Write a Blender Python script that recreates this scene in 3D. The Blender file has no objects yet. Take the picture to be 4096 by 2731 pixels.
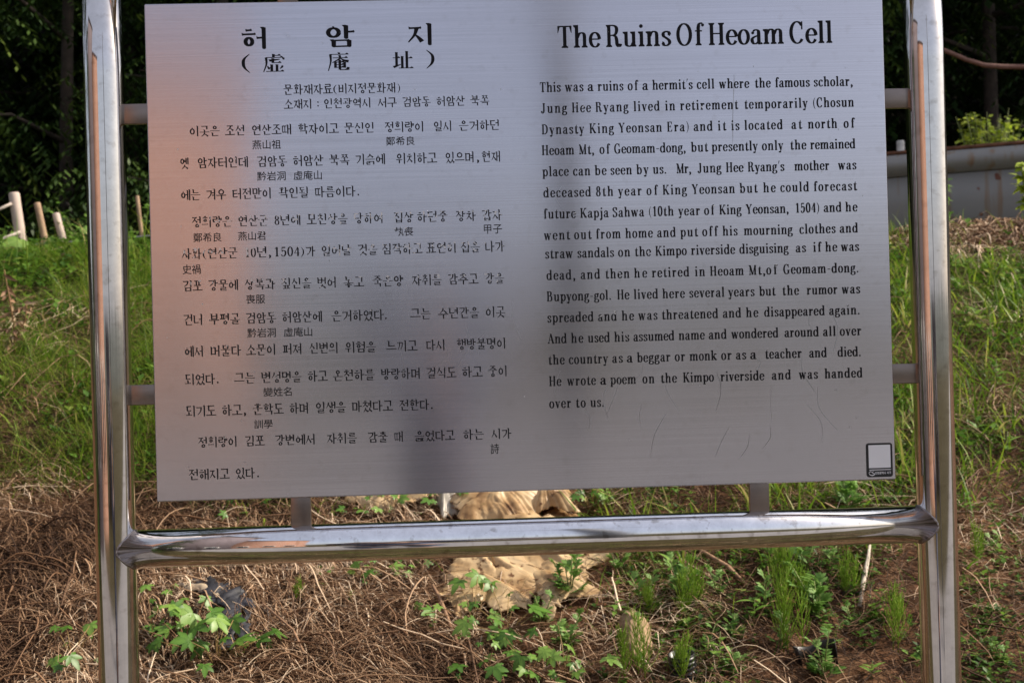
import bpy, math, random
import numpy as np
from mathutils import Vector, Matrix

# ------------------------------------------------------------------ scene, camera, light
C = bpy.context.scene.collection
SC = bpy.context.scene
rng = np.random.default_rng(7)
random.seed(7)

CAM = Vector((-0.087, -1.9785, 1.85))
cam_data = bpy.data.cameras.new('camera')
cam = bpy.data.objects.new('camera', cam_data)
C.objects.link(cam)
yaw, pit, rol = math.radians(1.859), math.radians(0.2015), math.radians(-1.540)
fw = Vector((math.sin(yaw)*math.cos(pit), math.cos(yaw)*math.cos(pit), math.sin(pit)))
rt = Vector((math.cos(yaw), -math.sin(yaw), 0)); up = rt.cross(fw)
r2 = rt*math.cos(rol) + up*math.sin(rol); u2 = -rt*math.sin(rol) + up*math.cos(rol)
m = Matrix((r2, u2, -fw)).transposed().to_4x4(); m.translation = CAM
cam.matrix_world = m
cam_data.sensor_width = 36; cam_data.lens = 42.93
cam_data.clip_start = 0.02; cam_data.clip_end = 2000
cam_data.dof.use_dof = True; cam_data.dof.focus_distance = 1.98; cam_data.dof.aperture_fstop = 10.0
SC.camera = cam

SUN_AZ, SUN_EL = math.radians(96), math.radians(42)   # azimuth from straight behind the camera towards the right
sdir = Vector((math.sin(SUN_AZ)*math.cos(SUN_EL), -math.cos(SUN_AZ)*math.cos(SUN_EL), math.sin(SUN_EL)))
W = bpy.data.worlds.new('World'); SC.world = W; W.use_nodes = True
nt = W.node_tree; bg = nt.nodes['Background']
sky = nt.nodes.new('ShaderNodeTexSky'); sky.sky_type = 'NISHITA'; sky.sun_disc = False
sky.sun_elevation = SUN_EL; sky.sun_rotation = math.atan2(sdir.x, sdir.y)
sky.air_density = 1.2; sky.dust_density = 4.0; sky.ozone_density = 1.0
hz = nt.nodes.new('ShaderNodeMixRGB'); hz.inputs[0].default_value = 0.50; hz.inputs[2].default_value = (5.0, 5.05, 5.75, 1)   # a white summer haze over the whole sky
nt.links.new(sky.outputs[0], hz.inputs[1]); nt.links.new(hz.outputs[0], bg.inputs[0]); bg.inputs[1].default_value = 0.11
sl = bpy.data.lights.new('sun', 'SUN'); sl.energy = 4.2; sl.angle = math.radians(0.8); sl.color = (1.0, 0.90, 0.76)
so = bpy.data.objects.new('sun', sl); C.objects.link(so)
so.rotation_euler = (-sdir).to_track_quat('-Z', 'Y').to_euler(); so.location = sdir*30
SC.view_settings.view_transform = 'Standard'; SC.view_settings.look = 'None'
SC.view_settings.exposure = 0.68; SC.view_settings.gamma = 1.0

# ------------------------------------------------------------------ helpers
def noise2(x, y, seed=0):
    x = np.asarray(x, float); y = np.asarray(y, float)
    xi = np.floor(x).astype(np.int64); yi = np.floor(y).astype(np.int64)
    fx = x-xi; fy = y-yi
    fx = fx*fx*(3-2*fx); fy = fy*fy*(3-2*fy)
    def h(a, b):
        n = (a*374761393 + b*668265263 + seed*974634777) & 0x7fffffff
        n = ((n ^ (n >> 13))*1274126177) & 0x7fffffff
        n = (n ^ (n >> 16)) & 0xffffff
        return n/float(0xffffff)
    return (h(xi, yi)*(1-fx)+h(xi+1, yi)*fx)*(1-fy) + (h(xi, yi+1)*(1-fx)+h(xi+1, yi+1)*fx)*fy

def fbm(x, y, seed=0, o=4):
    s = 0; a = 0.5
    for k in range(o):
        s = s + a*(noise2(x, y, seed+k*17)-0.5); x = np.asarray(x)*2.03+5.1; y = np.asarray(y)*2.03-3.7; a *= 0.5
    return s

def base_z(y):
    y = np.asarray(y, float)
    z = np.where(y < -1.1, 0.04*(y+1.1), 0.45*((y+1.1)/1.1))
    z = np.where(y >= 0, 0.45+0.41*y, z)
    t = y-4.6
    z = np.where(y >= 4.6, 2.336+0.41*t-0.195*t*t, z)
    z = np.where(y >= 5.6, 2.551+0.02*(y-5.6), z)
    z = np.where(y >= 11, 2.659+0.80*(y-11), z)
    z = np.where(y >= 24, 13.06+0.03*(y-24), z)
    z = np.where(y < -60, 0.04*(-58.9)+0.0*(y), z)
    return z

def gz(x, y):
    x = np.asarray(x, float); y = np.asarray(y, float)
    w = np.clip((y+1.0)/0.8, 0, 1)
    n = 0.16*fbm(x*0.9, y*0.9, 3, 3) + 0.05*fbm(x*5, y*5, 11, 3)
    far = np.clip(1-(np.abs(x)-8)/10, 0, 1)
    heap = 0.07*np.exp(-(((x-3.05)/0.55)**2+((y-5.0)/0.35)**2))
    dip = -(0.10*np.clip((x-0.8)/1.0, 0, 1)+0.07*np.clip((-x-1.0)/0.8, 0, 1))*np.clip((y-3.6)/1.2, 0, 1)*np.clip((9-y)/1.0, 0, 1)
    return base_z(y) + w*n*far + heap + dip

def mk(name, V, F, mat, parent=None, smooth=False, attrs=None, loc=None):
    """V (n,3); F list of arrays (k,3)/(k,4) or list of python polygons"""
    me = bpy.data.meshes.new(name)
    V = np.asarray(V, np.float32)
    if isinstance(F, np.ndarray): F = [F]
    if len(F) and isinstance(F[0], np.ndarray):
        loops = np.concatenate([f.ravel() for f in F]).astype(np.int32)
        tot = np.concatenate([np.full(len(f), f.shape[1], np.int32) for f in F])
    else:
        loops = np.array([i for f in F for i in f], np.int32); tot = np.array([len(f) for f in F], np.int32)
    st = np.concatenate([[0], np.cumsum(tot)[:-1]]).astype(np.int32)
    me.vertices.add(len(V)); me.vertices.foreach_set('co', V.ravel())
    me.loops.add(len(loops)); me.loops.foreach_set('vertex_index', loops)
    me.polygons.add(len(tot)); me.polygons.foreach_set('loop_start', st); me.polygons.foreach_set('loop_total', tot)
    if smooth: me.polygons.foreach_set('use_smooth', np.ones(len(tot), bool))
    for k, v in (attrs or {}).items():
        a = me.attributes.new(k, 'FLOAT', 'POINT'); a.data.foreach_set('value', np.asarray(v, np.float32))
    me.update(calc_edges=True); me.validate()
    if mat: me.materials.append(mat)
    o = bpy.data.objects.new(name, me); C.objects.link(o)
    if parent is not None: o.parent = parent
    if loc is not None: o.location = loc
    return o

def tag(o, label, cat, group=None, kind=None):
    if label: o['label'] = label
    if cat: o['category'] = cat
    if group: o['group'] = group
    if kind: o['kind'] = kind
    return o

def thing(name, label, cat, loc=(0, 0, 0), rotz=0, group=None):
    o = bpy.data.objects.new(name, None); C.objects.link(o)
    o.empty_display_size = 0.1
    o.location = loc; o.rotation_euler = (0, 0, rotz)
    return tag(o, label, cat, group)

class MB:
    def __init__(s): s.V = []; s.F = []; s.n = 0
    def add(s, V, F):
        V = [tuple(v) for v in V]
        s.V += V; s.F += [tuple(i+s.n for i in f) for f in F]; s.n += len(V)
    def box(s, a, b):
        x0, y0, z0 = a; x1, y1, z1 = b
        s.add([(x0,y0,z0),(x1,y0,z0),(x1,y1,z0),(x0,y1,z0),(x0,y0,z1),(x1,y0,z1),(x1,y1,z1),(x0,y1,z1)],
              [(0,3,2,1),(4,5,6,7),(0,1,5,4),(1,2,6,5),(2,3,7,6),(3,0,4,7)])
    def tube(s, pts, rad, seg=10, caps=True):
        pts = [Vector(p) for p in pts]; n = len(pts)
        rad = [rad]*n if not hasattr(rad, '__len__') else rad
        ref = Vector((0.3, 0.9, 0.31)).normalized(); rings = []
        V = []
        for i, p in enumerate(pts):
            t = (pts[min(i+1, n-1)]-pts[max(i-1, 0)]).normalized()
            if abs(t.dot(ref)) > 0.95: ref = Vector((1, 0.1, 0))
            a = (ref - t*ref.dot(t)).normalized(); b = t.cross(a)
            for k in range(seg):
                q = 2*math.pi*k/seg
                V.append(p + (a*math.cos(q)+b*math.sin(q))*rad[i])
        F = []
        for i in range(n-1):
            for k in range(seg):
                k2 = (k+1) % seg
                F.append((i*seg+k, i*seg+k2, (i+1)*seg+k2, (i+1)*seg+k))
        if caps:
            F.append(tuple(range(seg-1, -1, -1))); F.append(tuple((n-1)*seg+k for k in range(seg)))
        s.add(V, F)
    def build(s, name, mat, parent=None, smooth=False, loc=None, attrs=None):
        return mk(name, np.array(s.V, np.float32).reshape(-1, 3), s.F, mat, parent, smooth, attrs, loc)

def bevel(o, w, seg=2):
    b = o.modifiers.new('bevel', 'BEVEL'); b.width = w; b.segments = seg; b.limit_method = 'ANGLE'
    return o

# ------------------------------------------------------------------ materials
def mat_new(name):
    mt = bpy.data.materials.new(name); mt.use_nodes = True
    nt = mt.node_tree; p = nt.nodes['Principled BSDF']
    return mt, nt, p
def N(nt, t, **kw):
    n = nt.nodes.new(t)
    for k, v in kw.items():
        if k.startswith('i_'): n.inputs[int(k[2:])].default_value = v
        else: setattr(n, k, v)
    return n
def ramp(nt, stops):
    r = nt.nodes.new('ShaderNodeValToRGB'); e = r.color_ramp.elements
    while len(e) < len(stops): e.new(0.5)
    for i, (p, c) in enumerate(stops): e[i].position = p; e[i].color = (c[0], c[1], c[2], 1)
    return r
def tinted(name, stops, rough=0.6, sss=0.0, attr='tint', spec=0.3, trans=0.0, noise=None):
    """colour taken from a per-strand tint value, so neighbours differ"""
    mt, nt, p = mat_new(name)
    a = N(nt, 'ShaderNodeAttribute', attribute_name=attr)
    r = ramp(nt, stops); src = a.outputs['Fac']
    if noise:
        tc = N(nt, 'ShaderNodeTexCoord'); nz = N(nt, 'ShaderNodeTexNoise'); nz.inputs['Scale'].default_value = noise[0]; nz.inputs['Detail'].default_value = 5
        nt.links.new(tc.outputs['Object'], nz.inputs['Vector'])
        ma = N(nt, 'ShaderNodeMath', operation='MULTIPLY_ADD'); ma.inputs[1].default_value = noise[1]; ma.inputs[2].default_value = -noise[1]*0.5
        nt.links.new(nz.outputs['Fac'], ma.inputs[0])
        ad = N(nt, 'ShaderNodeMath', operation='ADD'); nt.links.new(src, ad.inputs[0]); nt.links.new(ma.outputs[0], ad.inputs[1]); src = ad.outputs[0]
    nt.links.new(src, r.inputs[0]); nt.links.new(r.outputs[0], p.inputs['Base Color'])
    p.inputs['Roughness'].default_value = rough; p.inputs['Specular IOR Level'].default_value = spec
    if trans:
        tr = N(nt, 'ShaderNodeBsdfTranslucent'); nt.links.new(r.outputs[0], tr.inputs[0])
        mx = N(nt, 'ShaderNodeMixShader'); mx.inputs[0].default_value = trans
        nt.links.new(p.outputs[0], mx.inputs[1]); nt.links.new(tr.outputs[0], mx.inputs[2])
        nt.links.new(mx.outputs[0], nt.nodes['Material Output'].inputs[0])
    return mt

def plain(name, col, rough=0.6, metal=0.0, noise=None, bump=None, spec=0.4):
    mt, nt, p = mat_new(name)
    tc = N(nt, 'ShaderNodeTexCoord')
    nz = N(nt, 'ShaderNodeTexNoise'); nz.inputs['Scale'].default_value = (noise or (20, 0.3))[0]; nz.inputs['Detail'].default_value = 6
    nt.links.new(tc.outputs['Object'], nz.inputs['Vector'])
    k = (noise or (20, 0.3))[1]
    r = ramp(nt, [(0.25, tuple(c*(1-k) for c in col)), (0.75, tuple(min(1, c*(1+k)) for c in col))])
    nt.links.new(nz.outputs['Fac'], r.inputs[0]); nt.links.new(r.outputs[0], p.inputs['Base Color'])
    p.inputs['Roughness'].default_value = rough; p.inputs['Metallic'].default_value = metal; p.inputs['Specular IOR Level'].default_value = spec
    if bump:
        b = N(nt, 'ShaderNodeBump'); b.inputs['Strength'].default_value = bump; b.inputs['Distance'].default_value = 0.01
        nt.links.new(nz.outputs['Fac'], b.inputs['Height']); nt.links.new(b.outputs[0], p.inputs['Normal'])
    return mt

def steel(name, axis, rough, aniso, col, brush=None, rot=0.25, dirt=0.0, streak=0.12):
    mt, nt, p = mat_new(name)
    p.inputs['Metallic'].default_value = 1.0
    tg = N(nt, 'ShaderNodeTangent', direction_type='RADIAL', axis=axis)
    nt.links.new(tg.outputs[0], p.inputs['Tangent'])
    p.inputs['Anisotropic'].default_value = aniso; p.inputs['Anisotropic Rotation'].default_value = rot
    tc = N(nt, 'ShaderNodeTexCoord'); mp = N(nt, 'ShaderNodeMapping')
    mp.inputs['Scale'].default_value = brush or (40, 40, 40)
    nt.links.new(tc.outputs['Object'], mp.inputs['Vector'])
    nz = N(nt, 'ShaderNodeTexNoise'); nz.inputs['Scale'].default_value = 1.0; nz.inputs['Detail'].default_value = 5; nz.inputs['Roughness'].default_value = 0.65
    nt.links.new(mp.outputs[0], nz.inputs['Vector'])
    r = ramp(nt, [(0.3, tuple(c*(1-streak) for c in col)), (0.7, tuple(min(1, c*(1+streak*.8)) for c in col))])
    nt.links.new(nz.outputs['Fac'], r.inputs[0])
    out = r.outputs[0]
    # specks and stains of dirt
    n2 = N(nt, 'ShaderNodeTexNoise'); n2.inputs['Scale'].default_value = 55; n2.inputs['Detail'].default_value = 3
    nt.links.new(tc.outputs['Object'], n2.inputs['Vector'])
    r2_ = ramp(nt, [(0.58, (0, 0, 0)), (0.70, (1, 1, 1))]); nt.links.new(n2.outputs['Fac'], r2_.inputs[0])
    n3 = N(nt, 'ShaderNodeTexNoise'); n3.inputs['Scale'].default_value = 3.5; n3.inputs['Detail'].default_value = 4
    nt.links.new(tc.outputs['Object'], n3.inputs['Vector'])
    m1 = N(nt, 'ShaderNodeMath', operation='MULTIPLY'); nt.links.new(r2_.outputs[0], m1.inputs[0]); m1.inputs[1].default_value = dirt
    mix = N(nt, 'ShaderNodeMixRGB'); mix.inputs['Color2'].default_value = (0.22, 0.18, 0.14, 1)
    nt.links.new(m1.outputs[0], mix.inputs['Fac']); nt.links.new(out, mix.inputs['Color1'])
    nt.links.new(mix.outputs[0], p.inputs['Base Color'])
    rr = N(nt, 'ShaderNodeMapRange'); rr.inputs['From Min'].default_value = 0.3; rr.inputs['From Max'].default_value = 0.75
    rr.inputs['To Min'].default_value = rough*0.85; rr.inputs['To Max'].default_value = rough*1.25
    nt.links.new(n3.outputs['Fac'], rr.inputs['Value']); nt.links.new(rr.outputs[0], p.inputs['Roughness'])
    b = N(nt, 'ShaderNodeBump'); b.inputs['Strength'].default_value = 0.05; b.inputs['Distance'].default_value = 0.001
    nt.links.new(nz.outputs['Fac'], b.inputs['Height'])
    if brush: nt.links.new(b.outputs[0], p.inputs['Normal'])
    return mt
# ------------------------------------------------------------------ ground
def axis(segs):
    a = []
    for lo, hi, st in segs: a += list(np.arange(lo, hi-1e-6, st))
    return np.array(a+[segs[-1][1]])
gx = axis([(-400, -60, 20), (-60, -14, 2), (-14, -4.2, 0.25), (-4.2, 4.6, 0.022), (4.6, 14, 0.25), (14, 60, 2), (60, 400, 20)])
gy = axis([(-400, -60, 20), (-60, -8, 2), (-8, -1.2, 0.17), (-1.2, 0.9, 0.05), (0.9, 3.2, 0.018), (3.2, 6, 0.035), (6, 16, 0.25), (16, 60, 2), (60, 400, 20)])
X, Y = np.meshgrid(gx, gy)
Z = gz(X, Y)
near = np.clip((4.6-np.abs(X))/0.3, 0, 1)*np.clip((Y-0.7)/0.3, 0, 1)*np.clip((6-Y)/0.5, 0, 1)
Z = Z + near*(0.040*fbm(X*17, Y*17, 31, 4) + 0.040*np.clip(fbm(X*42, Y*42, 37, 2)-0.02, 0, 1))
nx, ny = len(gx), len(gy)
idx = np.arange(nx*ny).reshape(ny, nx)
F = np.stack([idx[:-1, :-1], idx[:-1, 1:], idx[1:, 1:], idx[1:, :-1]], -1).reshape(-1, 4)
green_m = np.clip((Y-2.4)/1.2 + 1.2*fbm(X*1.5, Y*1.5, 5, 3), 0, 1)
mt, nt, p = mat_new('soil')
tc = N(nt, 'ShaderNodeTexCoord'); nz = N(nt, 'ShaderNodeTexNoise'); nz.inputs['Scale'].default_value = 9; nz.inputs['Detail'].default_value = 9; nz.inputs['Roughness'].default_value = 0.7
nt.links.new(tc.outputs['Object'], nz.inputs['Vector'])
r = ramp(nt, [(0.30, (0.035, 0.017, 0.010)), (0.5, (0.115, 0.056, 0.029)), (0.70, (0.25, 0.14, 0.075))]); nt.links.new(nz.outputs['Fac'], r.inputs[0])
r_ = ramp(nt, [(0.3, (0.030, 0.026, 0.012)), (0.7, (0.085, 0.070, 0.034))]); nt.links.new(nz.outputs['Fac'], r_.inputs[0])
a = N(nt, 'ShaderNodeAttribute', attribute_name='moss'); mx = N(nt, 'ShaderNodeMixRGB')
nt.links.new(a.outputs['Fac'], mx.inputs[0]); nt.links.new(r.outputs[0], mx.inputs[1]); nt.links.new(r_.outputs[0], mx.inputs[2])
a2 = N(nt, 'ShaderNodeAttribute', attribute_name='shaded_litter'); mx2 = N(nt, 'ShaderNodeMixRGB'); mx2.inputs[2].default_value = (0.012, 0.010, 0.007, 1)  # leaf litter of the wood floor, near black to stand in for tree shade
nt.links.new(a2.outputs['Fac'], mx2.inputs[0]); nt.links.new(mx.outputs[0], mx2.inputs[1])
nt.links.new(mx2.outputs[0], p.inputs['Base Color']); p.inputs['Roughness'].default_value = 0.95; p.inputs['Specular IOR Level'].default_value = 0.1
b = N(nt, 'ShaderNodeBump'); b.inputs['Strength'].default_value = 0.6; b.inputs['Distance'].default_value = 0.02
n2 = N(nt, 'ShaderNodeTexNoise'); n2.inputs['Scale'].default_value = 60; n2.inputs['Detail'].default_value = 6; nt.links.new(tc.outputs['Object'], n2.inputs['Vector'])
nt.links.new(n2.outputs['Fac'], b.inputs['Height']); nt.links.new(b.outputs[0], p.inputs['Normal'])
tag(mk('ground', np.stack([X, Y, Z], -1).reshape(-1, 3), F, mt, smooth=True, attrs={'moss': np.maximum(green_m, np.clip(1.0-Y, 0, 1)).ravel(), 'shaded_litter': np.clip((Y-8.0)/1.0, 0, 1).ravel()}), None, None, kind='structure')
# dirt road behind the camera, seen in the reflections
rx = np.linspace(-70, 70, 60); ry = np.linspace(-8.5, -2.1, 20); RX, RY = np.meshgrid(rx, ry)
RZ = base_z(RY)+0.006; ii = np.arange(60*20).reshape(20, 60)
RF = np.stack([ii[:-1, :-1], ii[:-1, 1:], ii[1:, 1:], ii[1:, :-1]], -1).reshape(-1, 4)
tag(mk('road', np.stack([RX, RY, RZ], -1).reshape(-1, 3), RF, plain('road_concrete', (0.20, 0.195, 0.20), 0.9, noise=(3, 0.2))), None, None, kind='structure')

# ------------------------------------------------------------------ sign
ZC = 2.0145
PW, PH = 1.2, 0.8
polish = lambda n, ax: steel(n, ax, 0.075, 0.55, (0.66, 0.65, 0.655), brush=None, dirt=0.35)
M_post = steel('polished_steel_post', 'Z', 0.065, 0.5, (0.62, 0.595, 0.58), dirt=0.30)
M_rail = steel('polished_steel_rail', 'X', 0.06, 0.4, (0.78, 0.765, 0.77), dirt=0.45)
M_plate = steel('brushed_steel_plate', 'Z', 0.21, 0.88, (0.53, 0.522, 0.568), brush=(2.0, 30, 480), dirt=0.10, streak=0.11)
M_brk = steel('brushed_steel_bracket', 'Z', 0.32, 0.3, (0.22, 0.18, 0.16), brush=(15, 30, 60), dirt=0.4)

sign = thing('information_sign', 'polished steel tube sign frame holding a brushed steel plate with black Korean and English text', 'sign', (0, 0, 0))
pl = MB(); pl.box((-PW/2, 0, ZC-PH/2), (PW/2, 0.016, ZC+PH/2))
plate = bevel(pl.build('plate', M_plate, sign), 0.0022, 3)
PR = 0.0316; RR = 0.0304; PX = 0.6695; PYC = 0.010; RZc = 0.4755
for sx in (-1, 1):
    t = MB()
    top = ZC+RZc
    zs = [0.2, 0.8, 1.4, 1.9, 2.3, top]
    t.tube([(sx*PX, PYC, z) for z in zs], PR, 64)
    o = t.build('post', M_post, sign, smooth=True)
    for f_ in o.data.polygons:
        if len(f_.vertices) > 4: f_.use_smooth = False
    e = MB(); e.tube([(sx*PX, PYC, top), (sx*PX, PYC, top+0.03)], [PR, PR*0.55], 48)
    e.build('post_cap', M_post, sign, smooth=True)
for sz in (-1, 1):
    t = MB(); t.tube([(x, PYC, ZC+sz*RZc) for x in (-PX+0.001, -0.3, 0, 0.3, PX-0.001)], RR, 64)
    o = t.build('rail', M_rail, sign, smooth=True)
# weld beads where rail and post meet
M_weld = plain('weld_metal', (0.30, 0.27, 0.27), 0.35, 1.0, noise=(220, 0.4), bump=0.4)
for sx in (-1, 1):
    pts = []
    for k in range(33):
        a = 2*math.pi*k/32
        y = RR*math.cos(a); z = RR*math.sin(a)
        xx = math.sqrt(max(PR*PR - y*y, 0))
        pts.append((sx*(PX-xx-0.0004), PYC+y*1.004, ZC-RZc+z*1.004))
    t = MB(); t.tube(pts, [0.0017+0.0006*math.sin(k*2.3) for k in range(33)], 8, caps=False); t.build('weld_seam', M_weld, sign, smooth=True)
# flat brackets
def bracket(a, b2):
    t = MB(); t.box(a, b2); return bevel(t.build('bracket', M_brk, sign), 0.0012, 2)
hb = 0.0162
for sx in (-1, 1):
    for zc in (0.2245, -0.2275):
        x0, x1 = sorted((sx*0.590, sx*0.645))
        bracket((x0, 0.0035, ZC+zc-hb), (x1, 0.0125, ZC+zc+hb))
for xc in (-0.371, 0.375):
    for sz in (-1, 1):
        z0, z1 = sorted((ZC+sz*0.39, ZC+sz*0.450))
        bracket((xc-hb, 0.0035, z0), (xc+hb, 0.0125, z1))

# ------------------------------------------------------------------ lettering
M_ink, nt, p = mat_new('engraved_black_paint')
p.inputs['Roughness'].default_value = 0.5
wa = N(nt, 'ShaderNodeAttribute', attribute_name='wear'); ta = N(nt, 'ShaderNodeAttribute', attribute_name='rise')
tc = N(nt, 'ShaderNodeTexCoord'); nz = N(nt, 'ShaderNodeTexNoise'); nz.inputs['Scale'].default_value = 120; nz.inputs['Detail'].default_value = 2
nt.links.new(tc.outputs['Object'], nz.inputs['Vector'])
m1 = N(nt, 'ShaderNodeMath', operation='MULTIPLY_ADD'); nt.links.new(ta.outputs['Fac'], m1.inputs[0]); m1.inputs[1].default_value = 0.20; m1.inputs[2].default_value = -0.30
m2 = N(nt, 'ShaderNodeMath', operation='MULTIPLY_ADD'); m2.inputs[1].default_value = 1.6; nt.links.new(m1.outputs[0], m2.inputs[2]); nt.links.new(nz.outputs['Fac'], m2.inputs[0])
m3 = N(nt, 'ShaderNodeMath', operation='ADD'); nt.links.new(m2.outputs[0], m3.inputs[0]); nt.links.new(wa.outputs['Fac'], m3.inputs[1])
rc = ramp(nt, [(0.0, (0, 0, 0)), (1.0, (1, 1, 1))]); rc.color_ramp.elements[0].position = 0.0
th = N(nt, 'ShaderNodeMapRange'); th.inputs['From Min'].default_value = 1.05; th.inputs['From Max'].default_value = 1.09
nt.links.new(m3.outputs[0], th.inputs['Value'])
mx = N(nt, 'ShaderNodeMixRGB'); mx.inputs[1].default_value = (0.010, 0.010, 0.012, 1); mx.inputs[2].default_value = (0.70, 0.68, 0.66, 1)
nt.links.new(th.outputs[0], mx.inputs[0]); nt.links.new(mx.outputs[0], p.inputs['Base Color'])
nt.links.new(th.outputs[0], p.inputs['Metallic'])
p.inputs['Specular IOR Level'].default_value = 0.08

class Ink:
    """flat shapes on the plate, in millimetres from the plate centre"""
    def __init__(s): s.V = []; s.F = []; s.wear = []; s.rise = []; s.k = 0
    def poly(s, pts, wear, y0, y1):
        n = len(s.V); d = -0.00035 - (s.k % 9)*0.00002; s.k += 1
        for (x, y) in pts:
            s.V.append((x*0.001, d, ZC+y*0.001)); s.wear.append(wear); s.rise.append((y-y0)/max(y1-y0, 1e-6))
        s.F.append(tuple(range(n, n+len(pts))))
    def strip(s, L, R, wear, y0, y1):
        n = len(s.V); d = -0.00035 - (s.k % 9)*0.00002; s.k += 1
        for a, b in zip(L, R):
            for (x, y) in (a, b):
                s.V.append((x*0.001, d, ZC+y*0.001)); s.wear.append(wear); s.rise.append((y-y0)/max(y1-y0, 1e-6))
        for i in range(len(L)-1):
            s.F.append((n+2*i, n+2*i+1, n+2*i+3, n+2*i+2))
    def build(s, name, parent, mat=None):
        return mk(name, s.V, s.F, mat or M_ink, parent, attrs={'wear': s.wear, 'rise': s.rise})

def smooth_path(P, n=6):
    P = [np.array(p, float) for p in P]
    if len(P) == 2: return P
    Q = [2*P[0]-P[1]]+P+[2*P[-1]-P[-2]]; out = []
    for i in range(1, len(Q)-2):
        for k in range(n):
            t = k/n
            out.append(0.5*((2*Q[i])+(Q[i+1]-Q[i-1])*t+(2*Q[i-1]-5*Q[i]+4*Q[i+1]-Q[i+2])*t*t+(3*Q[i]-Q[i-1]-3*Q[i+1]+Q[i+2])*t**3))
    out.append(P[-1]); return out

def ell(cx, cy, rx, ry, a0, a1, n=20):
    return [(cx+rx*math.cos(math.radians(a0+(a1-a0)*k/n)), cy+ry*math.sin(math.radians(a0+(a1-a0)*k/n))) for k in range(n+1)]

T_, H_ = 0.168, 0.058
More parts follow.
